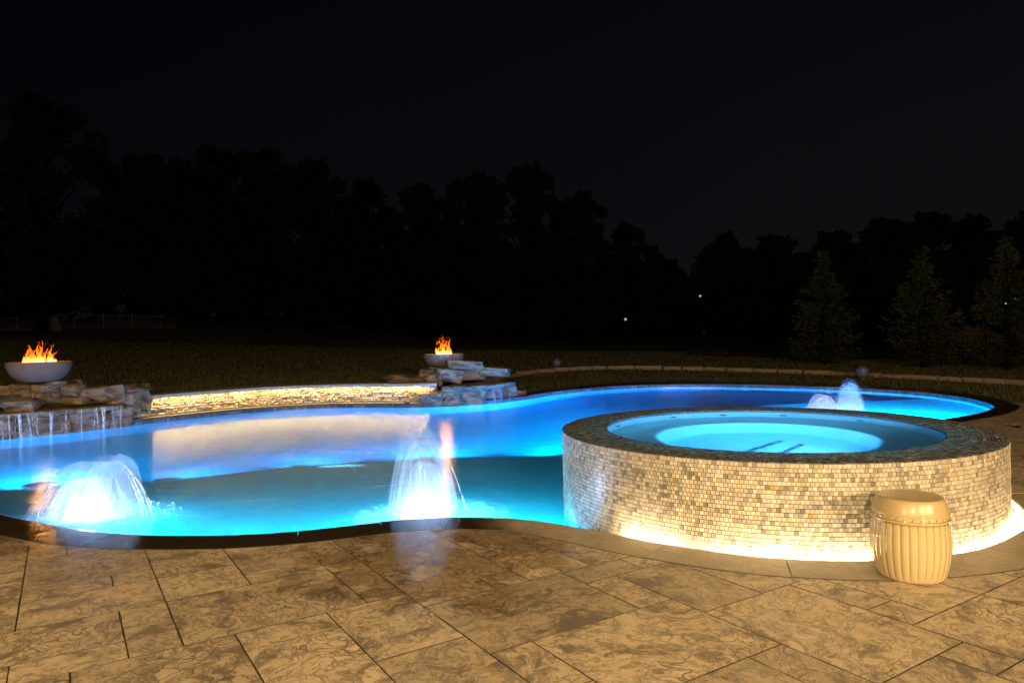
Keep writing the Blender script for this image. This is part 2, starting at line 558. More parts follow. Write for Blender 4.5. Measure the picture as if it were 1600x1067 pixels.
def veil_material(name, lo, hi, amax, uscale=34, vscale=1.6, tint=(0.60, 0.64, 0.72)):
    """sheet of aerated falling water: streaks along the flow, see-through between"""
    M = N(name)
    uv = M.n('UVMap'); sep = M.n('SeparateXYZ'); M.set(sep.inputs[0], uv.outputs[0])
    oi = M.n('ObjectInfo')
    cb = M.n('CombineXYZ'); M.set(cb.inputs[0], M.math('MULTIPLY', sep.outputs[0], uscale)); M.set(cb.inputs[1], M.math('MULTIPLY', sep.outputs[1], vscale))
    M.set(cb.inputs[2], M.math('MULTIPLY', oi.outputs['Random'], 40.0))
    n = M.noise(cb.outputs[0], 1.0, 5, 0.65)
    cb2 = M.n('CombineXYZ'); M.set(cb2.inputs[0], M.math('MULTIPLY', sep.outputs[0], 5.0)); M.set(cb2.inputs[1], M.math('MULTIPLY', sep.outputs[1], 2.0))
    M.set(cb2.inputs[2], M.math('MULTIPLY', oi.outputs['Random'], 70.0))
    big = M.noise(cb2.outputs[0], 1.0, 2, 0.5)
    f = M.math('MULTIPLY', M.mrange(n, lo, hi), M.mrange(big, 0.25, 0.62, 0.35, 1.0))
    ends = M.mrange(sep.outputs[1], 0.0, 0.10)          # v = 0 at the crest
    f = M.math('MULTIPLY', M.math('MULTIPLY', f, M.math('MULTIPLY_ADD', ends, 0.7, 0.3)), amax)
    d = M.n('BsdfDiffuse'); d.inputs['Color'].default_value = (*tint, 1)
    t = M.n('BsdfTranslucent'); t.inputs['Color'].default_value = (*tint, 1)
    m1 = M.n('MixShader'); m1.inputs[0].default_value = 0.6
    M.t.links.new(d.outputs[0], m1.inputs[1]); M.t.links.new(t.outputs[0], m1.inputs[2])
    tr = M.n('BsdfTransparent')
    m2 = M.n('MixShader'); M.set(m2.inputs[0], f)
    M.t.links.new(tr.outputs[0], m2.inputs[1]); M.t.links.new(m1.outputs[0], m2.inputs[2])
    M.surf(m2.outputs[0])
    return M.m


M_VEIL = veil_material('falling_water_veil', 0.33, 0.76, 0.42, 70, 1.2)
M_MIST = veil_material('fine_spray_veil', 0.42, 0.80, 0.16, 30, 1.0)
M_FALL = veil_material('waterfall_sheet', 0.45, 0.70, 0.40, 22, 0.6, (0.75, 0.86, 0.95))


def foam_material():
    M = N('foam')
    tc = M.n('TexCoord'); p = tc.outputs['Object']
    w = M.vmath('ADD', p, M.vmath('SCALE', M.vmath('SUBTRACT', M.noise(p, 5, 3, col=True), (0.5, 0.5, 0.5)), 0.30))
    n = M.noise(w, 9, 6, 0.7)
    r = M.vmath('LENGTH', M.vmath('MULTIPLY', p, (1, 1, 0)))
    fall = M.mrange(r, 0.20, 0.80, 1.0, 0.0)
    f = M.math('MULTIPLY', M.mrange(M.math('MULTIPLY_ADD', fall, 0.50, n), 0.54, 0.82), M.mrange(r, 1.0, 0.40, 0, 1))
    f = M.math('MULTIPLY', f, 0.85)
    d = M.n('BsdfDiffuse'); d.inputs['Color'].default_value = (0.62, 0.67, 0.72, 1)
    t = M.n('BsdfTranslucent'); t.inputs['Color'].default_value = (0.62, 0.67, 0.72, 1)
    m1 = M.n('MixShader'); M.t.links.new(d.outputs[0], m1.inputs[1]); M.t.links.new(t.outputs[0], m1.inputs[2])
    tr = M.n('BsdfTransparent'); m2 = M.n('MixShader'); M.set(m2.inputs[0], f)
    M.t.links.new(tr.outputs[0], m2.inputs[1]); M.t.links.new(m1.outputs[0], m2.inputs[2])
    M.surf(m2.outputs[0])
    return M.m


M_FOAM = foam_material()
def strand_material():
    M = N('thin_water_strand')
    tc = M.n('TexCoord')
    n = M.noise(M.vmath('MULTIPLY', tc.outputs['Object'], (1, 1, 0.4)), 40, 3, 0.6)
    d = M.n('BsdfDiffuse'); d.inputs['Color'].default_value = (0.85, 0.9, 0.97, 1)
    tr = M.n('BsdfTransparent'); m = M.n('MixShader'); M.set(m.inputs[0], M.mrange(n, 0.35, 0.7, 0.05, 0.7))
    M.t.links.new(tr.outputs[0], m.inputs[1]); M.t.links.new(d.outputs[0], m.inputs[2]); M.surf(m.outputs[0])
    return M.m


M_STRAND = strand_material()
M_STREAM = simple('water_stream', (0.75, 0.84, 0.9), 0.25, spec=0.6)


def flame_material():
    M = N('flame')
    tc = M.n('TexCoord'); at = M.n('Attribute', attribute_name='rise').outputs['Fac']   # 0 base .. 1 tip
    nz = M.noise(M.vmath('MULTIPLY', tc.outputs['Object'], (1, 1, 0.45)), 26, 4, 0.6)
    k = M.math('ADD', at, M.math('MULTIPLY', M.math('SUBTRACT', nz, 0.5), 0.5))
    col = M.ramp(k, [(0.0, (1.0, 0.50, 0.20)), (0.17, (1.0, 0.36, 0.065)), (0.36, (1.0, 0.15, 0.008)), (1.0, (0.55, 0.055, 0.002))])
    st = M.n('MapRange'); M.set(st.inputs[0], k)
    for i, x in enumerate((0.0, 0.60, 3.2, 3.8)): st.inputs[1 + i].default_value = x
    e = M.n('Emission'); M.set(e.inputs['Color'], col); M.set(e.inputs['Strength'], st.outputs[0])
    tr = M.n('BsdfTransparent')
    a = M.math('MULTIPLY', M.mrange(nz, 0.46, 0.60), M.mrange(at, 1.0, 0.35, 0.35, 0.8))
    a = M.math('MAXIMUM', a, M.mrange(at, 0.20, 0.05, 0, 0.85))
    m = M.n('MixShader'); M.set(m.inputs[0], a)
    M.t.links.new(tr.outputs[0], m.inputs[1]); M.t.links.new(e.outputs[0], m.inputs[2])
    M.surf(m.outputs[0])
    return M.m


M_FLAME = flame_material()

# ------------------------------------------------------------------ pool plan (inner edge of the coping), counter-clockwise
near = [(-4.7, 6.0), (-3.97, 5.41), (-3.5, 5.14), (-2.99, 4.88), (-2.52, 4.74), (-1.95, 4.69), (-1.62, 4.72), (-1.34, 4.8),
        (-1.1, 4.89), (-0.85, 4.98), (-0.53, 5.03), (-0.21, 5.00), (0.11, 4.91), (0.46, 4.66), (0.79, 4.37), (1.07, 4.17),
        (1.34, 4.015), (1.62, 3.93), (1.973, 3.89), (2.51, 3.985), (2.85, 4.15), (3.10, 4.335), (3.34, 4.56), (3.56, 4.90),
        (3.73, 5.30), (3.80, 5.75), (3.82, 6.35), (3.95, 7.1), (4.35, 8.1), (5.1, 9.15)]
far = [(6.13, 9.96), (6.65, 10.28), (7.23, 10.75), (7.75, 11.30), (8.02, 11.75), (8.31, 12.54), (8.47, 13.28), (8.46, 14.19), (8.22, 15.03), (7.6, 16.1),
       (6.62, 17.05), (5.96, 17.55), (5.1, 18.0), (4.15, 18.25), (3.08, 18.15), (1.98, 17.55), (0.98, 16.6), (0.30, 15.6),
       (-0.30, 14.9), (-1.1, 14.45)]
wall_pts = [(-2.0, 14.25), (-3.0, 14.46), (-3.8, 14.48), (-4.5, 14.33), (-5.15, 13.95), (-5.7, 13.38), (-6.2, 12.75), (-6.62, 12.12)]
left = [(-6.85, 11.75), (-7.25, 11.25), (-7.75, 10.75), (-8.5, 10.2), (-8.9, 9.4), (-8.4, 8.4), (-7.2, 7.5), (-5.8, 6.75)]
POOL_LOOP = resample(catmull(near + far + wall_pts + left, True, 0.08), 0.16)
COPE_W = 0.31
LOOP_OUT = offset_loop(POOL_LOOP, COPE_W)
LOOP_MID = offset_loop(POOL_LOOP, COPE_W * 0.6)
SPA_LOOP = [Vector((SPA[0] + (SPA_R - 0.06) * math.cos(2 * PI * k / 72), SPA[1] + (SPA_R - 0.06) * math.sin(2 * PI * k / 72))) for k in range(72)]
in_wall = lambda p: p.x < -1.75 and p.y > 12.0


def in_spa(p, r=SPA_R - 0.06): return (p[0] - SPA[0]) ** 2 + (p[1] - SPA[1]) ** 2 < r * r


# ------------------------------------------------------------------ lawn (one ground sheet with the pool cut out)
def lawn_z(x, y):
    z0 = 0.30 * sstep(-0.4, -2.2, x) if y > 11.2 else 0.0
    z0 = z0 if not (-6.6 < x < -2 and y < 13) else 0.0
    z30 = min(1.3, max(0.1, 0.52 - 0.03 * x))
    z = z0 + (z30 - z0) * sstep(15.5, 31, y)
    if y > 30: z += (min(y, 70) - 30) * (0.012 + 0.056 * sstep(0, -26, x))
    if y < 12.0 and x > -6.0: z = -0.09
    elif y < 12.6 and x > 5: z = -0.09 + 0.075 * sstep(12.0, 12.3, y)
    elif z < 0.25: z -= 0.018
    z += 0.012 * noise.noise(Vector((x * 0.8, y * 0.8, 0)))
    return z


pts = []
for gx in np.arange(-26, 30, 0.8):
    for gy in np.arange(10.0, 34, 0.6):
        pts.append((gx + random.uniform(-.15, .15), gy + random.uniform(-.15, .15)))
for gx in np.arange(-120, 121, 6.0):
    for gy in np.arange(-60, 221, 6.0):
        if not (-26 < gx < 30 and 10 < gy < 34): pts.append((gx, gy))
for gx in np.arange(-60, 60, 2.0):
    for gy in np.arange(34, 60, 2.0): pts.append((gx + .3, gy + .3))
outer = [(-1500, -300), (1500, -300), (1500, 2500), (-1500, 2500)]
v2, f2 = cdt(pts, [outer, LOOP_MID])
loopmid_t = [(p.x, p.y) for p in LOOP_MID]
fk = []
for f in f2:
    c = sum((v2[i] for i in f), Vector((0, 0))) / len(f)
    if -10 < c.x < 10 and 3 < c.y < 20 and inside(c, loopmid_t): continue
    fk.append(tuple(f))
lawn = mesh_obj('lawn', [(v.x, v.y, lawn_z(v.x, v.y)) for v in v2], fk, M_LAWN, smooth=True)
tag(lawn, kind='structure')

# grass standing in the lawn, thickest where the picture shows it
gr = np.random.default_rng(12)
ng = 90000
gy = 11.5 + 24 * gr.random(ng) ** 1.25
gx = gr.uniform(-0.80, 0.82, ng) * gy
keep = []
lo_t = [(p.x, p.y) for p in offset_loop(POOL_LOOP, 0.40)[::2]]
for i in range(ng):
    x, y = gx[i], gy[i]
    if x > 4.5 and y < 12.4 and x < 9.2: continue
    if -9.5 < x < 9.3 and y < 18.8 and inside((x, y), lo_t): continue
    keep.append((x, y, lawn_z(x, y)))
kp = np.array(keep); n_ = len(kp)
ang = gr.uniform(0, 2 * PI, n_); hgt = gr.uniform(0.035, 0.075, n_); wid = gr.uniform(0.010, 0.020, n_) * np.clip(kp[:, 1] / 14, 0.8, 2.2)
ln = gr.normal(0, 0.02, (n_, 2))
a_ = np.stack([kp[:, 0] - np.cos(ang) * wid, kp[:, 1] - np.sin(ang) * wid, kp[:, 2] - 0.01], 1)
b_ = np.stack([kp[:, 0] + np.cos(ang) * wid, kp[:, 1] + np.sin(ang) * wid, kp[:, 2] - 0.01], 1)
c_ = np.stack([kp[:, 0] + ln[:, 0], kp[:, 1] + ln[:, 1], kp[:, 2] + hgt], 1)
GRASS_V = np.stack([a_, b_, c_], 1).reshape(-1, 3); GRASS_F = np.arange(3 * n_).reshape(-1, 3)

# ------------------------------------------------------------------ pool shell, water
SHELF = [Vector(p) for p in catmull([(-7.5, 7.2), (-5.2, 7.15), (-4.3, 7.1), (-3.5, 7.55), (-2.8, 7.98), (-1.99, 8.30), (-1.2, 8.46), (-0.48, 8.52), (0.56, 8.46), (1.6, 8.2), (3.0, 7.9), (4.6, 7.6),
                                     (4.6, 3.0), (-7.5, 3.0)], True, 0.15)]
SHELF2 = [Vector(p) for p in catmull([(3.6, 12.6), (4.6, 13.5), (6.0, 14.0), (7.4, 14.1), (9.5, 13.9), (9.5, 9.3), (4.0, 9.3)], True, 0.15)]


def seg_dist(p, poly):
    best = 1e9
    for k in range(len(poly)):
        a, c = poly[k], poly[(k + 1) % len(poly)]
        d = c - a; t = max(0.0, min(1.0, (p - a).dot(d) / max(1e-9, d.length_squared)))
        best = min(best, (p - a - d * t).length)
    return best


def floor_z(p):
    z = -1.35
    for poly, zs, w in ((SHELF, -0.42, 0.42), (SHELF2, -0.55, 0.5)):
        z = max(z, zs if inside(p, poly) else zs + (-1.35 - zs) * sstep(0.0, w, seg_dist(p, poly)))
    return z


def grow(poly, d):
    q = offset_loop(poly, d)
    area = sum(poly[k].x * poly[(k + 1) % len(poly)].y - poly[(k + 1) % len(poly)].x * poly[k].y for k in range(len(poly)))
    return q if area > 0 else offset_loop(poly, -d)


steiner = []
for d in (0.10, 0.2, 0.3, 0.42): steiner += grow(SHELF, d)
for d in (0.12, 0.25, 0.38, 0.5): steiner += grow(SHELF2, d)
v2, f2 = cdt(steiner, [POOL_LOOP, SHELF, SHELF2, SPA_LOOP])
ploop_t = [(p.x, p.y) for p in POOL_LOOP]
zc_ = [floor_z(v) for v in v2]
verts = [(v.x, v.y, z) for v, z in zip(v2, zc_)]; faces = []
cnt = {}
for f in f2:
    c = sum((v2[i] for i in f), Vector((0, 0))) / len(f)
    if not inside(c, ploop_t) or in_spa(c, SPA_R - 0.08): continue
    faces.append(tuple(f))
    for k in range(len(f)):
        i, j = f[k], f[(k + 1) % len(f)]
        key = (min(i, j), max(i, j)); cnt[key] = cnt.get(key, 0) + 1
for (i, j), n in list(cnt.items()):
    if n == 1:
        b = len(verts); a, c = v2[i], v2[j]
        verts += [(a.x, a.y, zc_[i]), (c.x, c.y, zc_[j]), (c.x, c.y, -0.03), (a.x, a.y, -0.03)]
        faces.append((b, b + 1, b + 2, b + 3))
pool = empty('swimming_pool', (0, 9, 0))
tag(pool, 'freeform swimming pool of glowing blue water with a dark stone coping', 'swimming pool')
pool_inv = Matrix.Translation((0, -9, 0))


def part_world(o, parent):
    """keep an object built in world coordinates where it is while parenting it"""
    o.parent = parent
    o.matrix_parent_inverse = parent.matrix_basis.inverted()
    return o


part_world(mesh_obj('basin', verts, faces, M_PLASTER), pool)

# mosaic band at the waterline: three rows of dark tiles
tv, tf, tt = [], [], []
band = resample(POOL_LOOP, 0.036)
bn = normals2(band)
for i, (p, n) in enumerate(zip(band, bn)):
    t = Vector((-n.y, n.x))
    for r_ in range(3):
        z1 = -0.048 - r_ * 0.055; z0 = z1 - 0.051
        o_ = p - n * (0.010 + random.uniform(0, 0.002))
        a = o_ - t * 0.0172; c = o_ + t * 0.0172
        b = len(tv)
        tv += [(a.x, a.y, z0), (c.x, c.y, z0), (c.x, c.y, z1), (a.x, a.y, z1),
               (a.x + n.x * .012, a.y + n.y * .012, z1), (c.x + n.x * .012, c.y + n.y * .012, z1)]
        tf += [(b + 1, b, b + 3, b + 2), (b + 3, b + 4, b + 5, b + 2)]
        tt += [random.random()] * 6
o = mesh_obj('waterline_tiles', tv, tf, M_RIM)
o.data.attributes.new('tone', 'FLOAT', 'POINT').data.foreach_set('value', tt)
part_world(o, pool); o['kind'] = 'stuff'

# coping stones, each its own stone
seg_pts = resample(POOL_LOOP, 0.05)
seg_n = normals2(seg_pts)
n_seg = len(seg_pts)
i0 = 0
M_COPE_LIST = []
while i0 < n_seg - 4:
    ln = random.choice((10, 11, 12, 12, 13, 14))
    i1 = min(i0 + ln, n_seg)
    if n_seg - i1 < 6: i1 = n_seg
    mid = seg_pts[((i0 + i1) // 2) % n_seg]
    skip = (mid.x < -1.9 and mid.y > 12.0) or (mid.x < -5.4 and mid.y > 9.6)
    if not skip:
        vs, fs = [], []
        prof = [(0.012, -0.048), (-0.018, -0.040), (-0.022, -0.020), (-0.014, -0.004), (0.002, 0.0), (COPE_W - 0.006, 0.0), (COPE_W - 0.002, -0.006), (COPE_W - 0.002, -0.055)]
        idx = list(range(i0, i1 + 1))
        cxy = mid
        dz = random.uniform(-0.0015, 0.0015)
        for k, ii in enumerate(idx):
            p = seg_pts[ii % n_seg]; n = seg_n[ii % n_seg]; t = Vector((-n.y, n.x))
            sh = 0.0025 if k == 0 else (-0.0025 if k == len(idx) - 1 else 0)
            for (d, z) in prof:
                q = p + n * d + t * sh - cxy
                vs.append((q.x, q.y, z + dz))
        m = len(prof)
        for k in range(len(idx) - 1):
            for j in range(m - 1):
                fs.append((k * m + j, k * m + j + 1, (k + 1) * m + j + 1, (k + 1) * m + j))
        fs.append(tuple(reversed(range(m)))); e_ = (len(idx) - 1) * m; fs.append(tuple(range(e_, e_ + m)))
        fs = [tuple(reversed(f)) for f in fs]
        o = mesh_obj('coping_stone', vs, fs, M_COPING, loc=(cxy.x, cxy.y, 0))
        o.data.materials.append(M_JOINT)
        for q in range((len(idx) - 1) * (m - 1)):
            if q % (m - 1) >= m - 3: o.data.polygons[q].material_index = 1     # outer face in joint colour, darkened so no lit edge shows
        part_world(o, pool)
    i0 = i1

# added glowing disc for the bright streak by the shelf edge
vs, fs = lathe([(0.0, 0.03), (0.10, 0.026), (0.125, 0.012), (0.13, 0.0)], 28)
o = mesh_obj('shelf_glow', vs, fs, emission('shelf_glow_disc', (0.20, 0.72, 1.0), 1.5), loc=(-2.0, 8.10, -0.418)); o.scale = (2.1, 0.5, 1.0); part_world(o, pool)
# niche housings of the underwater lamps
for p, ang in (((-5.2, 7.66, -0.80), 1.9), ((-3.9, 7.86, -0.85), 1.7), ((-2.6, 8.5, -0.85), 1.6), ((-1.1, 8.86, -0.85), 1.57), ((0.6, 8.86, -0.85), 1.55)):
    vs, fs = lathe([(0.02, 0.0), (0.15, 0.0), (0.15, 0.05), (0.12, 0.06)], 24)
    o = mesh_obj('light_niche', vs, fs, M_SPAPLASTER, loc=p); o.rotation_euler = (PI / 2, 0, ang + PI / 2)
    part_world(o, pool)


def closed_prism(name, loops, test, ztop, zbot, mat):
    v2, f2 = cdt([], loops)
    keep = [f for f in f2 if test(sum((v2[i] for i in f), Vector((0, 0))) / len(f))]
    n = len(v2)
    vs = [(v.x, v.y, ztop) for v in v2] + [(v.x, v.y, zbot) for v in v2]
    fs = [tuple(f) for f in keep] + [tuple(n + i for i in reversed(f)) for f in keep]
    cnt = {}
    for f in keep:
        for k in range(len(f)):
            i, j = f[k], f[(k + 1) % len(f)]
            key = (min(i, j), max(i, j)); cnt.setdefault(key, []).append((i, j))
    for key, es in cnt.items():
        if len(es) == 1:
            i, j = es[0]; fs.append((j, i, n + i, n + j))
    return mesh_obj(name, vs, fs, mat)


W_LOOP = offset_loop(POOL_LOOP, 0.03)
wl_t = [(p.x, p.y) for p in W_LOOP]
SPA_IN = [Vector((SPA[0] + (SPA_R - 0.04) * math.cos(2 * PI * k / 96), SPA[1] + (SPA_R - 0.04) * math.sin(2 * PI * k / 96))) for k in range(96)]
pw = closed_prism('pool_water', [W_LOOP, SPA_IN], lambda c: inside(c, wl_t) and not in_spa(c, SPA_R - 0.05), WATER, -1.5, M_WATER)
tag(pw, kind='structure')

# ------------------------------------------------------------------ patio: bed plus each paving slab
PATIO = [(-11, -7), (14, -7), (14, 12.0), (5.5, 12.0), (0, 8.5), (-6.8, 7.3), (-11, 7.3)]
v2, f2 = cdt([], [[Vector(p) for p in PATIO], LOOP_MID])
fk = []
for f in f2:
    c = sum((v2[i] for i in f), Vector((0, 0))) / len(f)
    if inside(c, PATIO) and not inside(c, loopmid_t): fk.append(tuple(f))
patio = mesh_obj('patio', [(v.x, v.y, -0.0034) for v in v2], fk, M_JOINT)
tag(patio, kind='structure')

UA = R(32.6)
UX = Vector((math.cos(UA), math.sin(UA))); UY = Vector((-math.sin(UA), math.cos(UA)))
MOD = 0.205
SLAB_OUT = offset_loop(POOL_LOOP, COPE_W + 0.008)
so_t = [(p.x, p.y) for p in SLAB_OUT]


def visible_zone(p):
    return p.y > 1.9 and p.y < 12.0 and abs(p.x) < 0.80 * p.y + 1.9 and p.x > -6.3 and p.x < 10.6


occ = set()
slabs = []
GR = range(-30, 80)
order = [(i, j) for j in GR for i in GR]
sizes = [(3, 3), (3, 2), (2, 3), (2, 2), (3, 2), (2, 3), (3, 4), (2, 1), (1, 2), (3, 3), (2, 2)]
rs = random.Random(21)
def place(i, j, w, h):
    cells = [(i + a, j + b) for a in range(w) for b in range(h)]
    if any(c in occ for c in cells): return False
    occ.update(cells)
    c = UX * ((i + w / 2) * MOD) + UY * ((j + h / 2) * MOD)
    if visible_zone(c): slabs.append((i, j, w, h, c))
    return True


order = [q for q in order if visible_zone(UX * ((q[0] + 1) * MOD) + UY * ((q[1] + 1) * MOD)) or
         visible_zone(UX * ((q[0] - 2) * MOD) + UY * ((q[1] - 2) * MOD))]
# big stones first, smaller ones fitted between them
for group, share in ((((3, 3), (2, 3), (3, 2), (3, 4), (4, 3)), 0.5), (((3, 2), (2, 3), (2, 2)), 1.0), (((2, 2), (2, 1), (1, 2)), 1.0)):
    rs.shuffle(order)
    for (i, j) in order[:int(len(order) * share)]:
        if (i, j) in occ: continue
        g_ = list(group); rs.shuffle(g_)
        for (w, h) in g_:
            if place(i, j, w, h): break
for (i, j) in sorted(order):
    if (i, j) in occ: continue
    for (w, h) in ((3, 1), (1, 3), (2, 1), (1, 2), (1, 1)):
        if place(i, j, w, h): break

n_slab = 0
patio_t = [tuple(p) for p in PATIO]
for (i, j, w, h, c) in slabs:
    g = 0.0038
    corners = []
    for (a, b) in ((0, 0), (w, 0), (w, h), (0, h)):
        sx = g if a == 0 else -g; sy = g if b == 0 else -g
        corners.append(UX * ((i + a) * MOD + sx) + UY * ((j + b) * MOD + sy))
    # wavy hand-cut edges
    poly = []
    for k in range(4):
        a, b = corners[k], corners[(k + 1) % 4]
        m = max(2, int((b - a).length / 0.10)); nrm = Vector(((b - a).y, -(b - a).x)).normalized()
        for s in range(m):
            q = a.lerp(b, s / m)
            q = q + nrm * (noise.noise(Vector((q.x * 9, q.y * 9, 3.1))) * 0.0035 if s else 0)
            poly.append(q)
    rad = max(w, h) * MOD
    near_pool = min((c - p).length for p in SLAB_OUT[::2]) < rad
    if not near_pool:
        if inside(c, so_t): continue
        tris = [tuple(range(len(poly)))]; vv = poly
    else:
        loc_edge = SLAB_OUT
        v2, f2 = cdt([], [poly, SLAB_OUT])
        tris = []
        for f in f2:
            cc = sum((v2[q] for q in f), Vector((0, 0))) / len(f)
            if (cc - c).length < rad and inside(cc, [(p.x, p.y) for p in poly]) and not inside(cc, so_t): tris.append(tuple(f))
        if not tris: continue
        used = sorted({q for f in tris for q in f}); mp = {q: k for k, q in enumerate(used)}
        vv = [v2[q] for q in used]; tris = [tuple(mp[q] for q in f) for f in tris]
    bm = bmesh.new()
    dz = rs.uniform(-0.0004, 0.0006); tx, ty = rs.uniform(-.0006, .0006), rs.uniform(-.0006, .0006)
    bv = [bm.verts.new((p.x - c.x, p.y - c.y, dz - 0.0006 + tx * (p.x - c.x) + ty * (p.y - c.y))) for p in vv]
    for f in tris:
        try: bm.faces.new([bv[q] for q in f])
        except ValueError: pass
    bm.normal_update()
    for f in bm.faces:
        if f.normal.z < 0: f.normal_flip()
    be = [e for e in bm.edges if len(e.link_faces) == 1]
    r_ = bmesh.ops.extrude_edge_only(bm, edges=be)
    for v in [x for x in r_['geom'] if isinstance(x, bmesh.types.BMVert)]: v.co.z = -0.028
    bmesh.ops.recalc_face_normals(bm, faces=bm.faces)
    top = max(bm.faces, key=lambda f: abs(f.normal.z) * f.calc_area())
    if top.normal.z < 0: bmesh.ops.reverse_faces(bm, faces=bm.faces)
    for f in bm.faces: f.material_index = 0 if abs(f.normal.z) > 0.5 else 1     # sides in joint mortar colour, darkened against lit edges
    o = bm_obj('paving_slab', bm, M_SLAB, patio, loc=(c.x, c.y, 0))
    o.data.materials.append(M_JOINT)
    n_slab += 1
print('slabs', n_slab)

# ------------------------------------------------------------------ spa (raised round hot tub)
spa = empty('hot_tub', (SPA[0], SPA[1], 0))
tag(spa, 'raised round hot tub clad in small tan mosaic tiles, lit from its foot', 'hot tub')
TP = 0.0256
vs, fs = lathe([(SPA_R - 0.010, -0.5), (SPA_R - 0.010, SPA_Z - 0.008), (SPA_RI + 0.004, SPA_Z - 0.008)], 128)
mesh_obj('wall_core', vs, fs, M_GROUT, spa)
# basin
vs, fs = lathe([(SPA_RI + 0.004, SPA_Z - 0.008), (SPA_RI + 0.002, 0.10), (SPA_RI - 0.03, 0.06), (0.86, 0.05), (0.83, 0.035), (0.815, 0.0), (0.79, -0.40), (0.74, -0.45), (0.02, -0.46)], 96)
mesh_obj('basin', vs, fs, M_SPAPLASTER, spa, True)
# rim tiles and outer wall tiles (small real tiles)
tv, tf, tt = [], [], []


def tile_quad(P, nrm):
    """P: four outer corners; side walls go back along -nrm"""
    b = len(tv)
    tv.extend(P)
    tv.extend([(p[0] - nrm[0] * .006, p[1] - nrm[1] * .006, p[2] - nrm[2] * .006) for p in P])
    tf.append((b, b + 1, b + 2, b + 3))
    for k in range(4):
        k2 = (k + 1) % 4
        tf.append((b + k2, b + k, b + 4 + k, b + 4 + k2))
    tt.extend([random.random()] * 8)


row = 0
r = SPA_R
for row in range(14):
    r1 = SPA_R - row * TP; r0 = r1 - TP + 0.0028
    n_t = int(2 * PI * (r1 - TP / 2) / TP)
    ph = random.random()
    for k in range(n_t):
        a0 = (k + ph) * 2 * PI / n_t; a1 = a0 + 2 * PI / n_t * 0.90
        z = SPA_Z + random.uniform(-.0006, .0006)
        P = [(r0 * math.cos(a0), r0 * math.sin(a0), z), (r1 * math.cos(a0), r1 * math.sin(a0), z),
             (r1 * math.cos(a1), r1 * math.sin(a1), z), (r0 * math.cos(a1), r0 * math.sin(a1), z)]
        tile_quad(P, (0, 0, 1))
# inner waterline tiles
n_t = int(2 * PI * SPA_RI / TP)
for row in range(4):
    ph = random.random()
    for k in range(n_t):
        a0 = (k + ph) * 2 * PI / n_t; a1 = a0 + 2 * PI / n_t * 0.9; z1 = SPA_Z - 0.004 - row * TP; z0 = z1 - TP + 0.0028
        rr = SPA_RI - 0.004; am = (a0 + a1) / 2
        P = [(rr * math.cos(a1), rr * math.sin(a1), z0), (rr * math.cos(a0), rr * math.sin(a0), z0),
             (rr * math.cos(a0), rr * math.sin(a0), z1), (rr * math.cos(a1), rr * math.sin(a1), z1)]
        tile_quad(P, (-math.cos(am), -math.sin(am), 0))
o = mesh_obj('rim_tiles', tv, tf, M_RIM, spa)
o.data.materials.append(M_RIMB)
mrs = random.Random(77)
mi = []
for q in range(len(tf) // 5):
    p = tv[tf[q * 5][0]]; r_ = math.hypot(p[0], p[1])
    prob = sstep(SPA_RI + 0.27, SPA_RI + 0.10, r_)  # painted blue glow thins out towards the outer rim
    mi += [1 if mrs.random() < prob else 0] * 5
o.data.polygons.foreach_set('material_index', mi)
o.data.attributes.new('tone', 'FLOAT', 'POINT').data.foreach_set('value', tt)
o['kind'] = 'stuff'

tv, tf, tt = [], [], []
n_t = int(2 * PI * SPA_R / TP)
cand = []
camv = Vector((-SPA[0], -SPA[1], 1.28))
for row in range(29):
    ph = (row % 2) * 0.5 + random.uniform(-.12, .12)
    z1 = SPA_Z - 0.007 - row * TP; z0 = z1 - TP + 0.0028
    for k in range(n_t):
        am = (k + ph + 0.5) * 2 * PI / n_t
        cand.append((am, (z0 + z1) / 2, random.uniform(0.875, 0.91), random.uniform(-.0012, .0012), random.uniform(-.02, .02)))


def tile_dist(c):
    p = Vector((SPA_R * math.cos(c[0]), SPA_R * math.sin(c[0]), c[1]))
    d = camv - p
    facing = d.normalized().dot(Vector((math.cos(c[0]), math.sin(c[0]), 0)))
    return d.length / max(0.05, facing) if c[1] > -0.02 else 99


cand.sort(key=tile_dist)
hh = (TP - 0.0028) / 2
for (am, zc, wf, dr, tl) in cand[300:]:
    dw = SPA_R * 2 * PI / n_t * wf / 2
    ca, sa = math.cos(am), math.sin(am)
    rr = SPA_R + dr
    P = []
    for (s, z) in ((-1, -hh), (1, -hh), (1, hh), (-1, hh)):
        rq = rr + s * tl * 0.01
        P.append((rq * ca - sa * dw * s, rq * sa + ca * dw * s, zc + z))
    tile_quad(P, (ca, sa, 0))
o = mesh_obj('wall_tiles', tv, tf, M_TILE, spa)
o.data.attributes.new('tone', 'FLOAT', 'POINT').data.foreach_set('value', tt)
o['kind'] = 'stuff'
bm = bmesh.new()
add_box(bm, -0.008, 0.0, -TP * 0.447, TP * 0.447, -hh, hh)
t0 = bm_obj('tile', bm, M_TILE1, spa)
for q, (am, zc, wf, dr, tl) in enumerate(cand[:300]):
    t = t0 if q == 0 else copy_obj(t0, spa)
    rr = SPA_R + dr
    t.location = (rr * math.cos(am), rr * math.sin(am), zc)
    t.rotation_euler = (0, 0, am + tl * 0.3)
    t.scale = (1, wf / 0.894, 1)
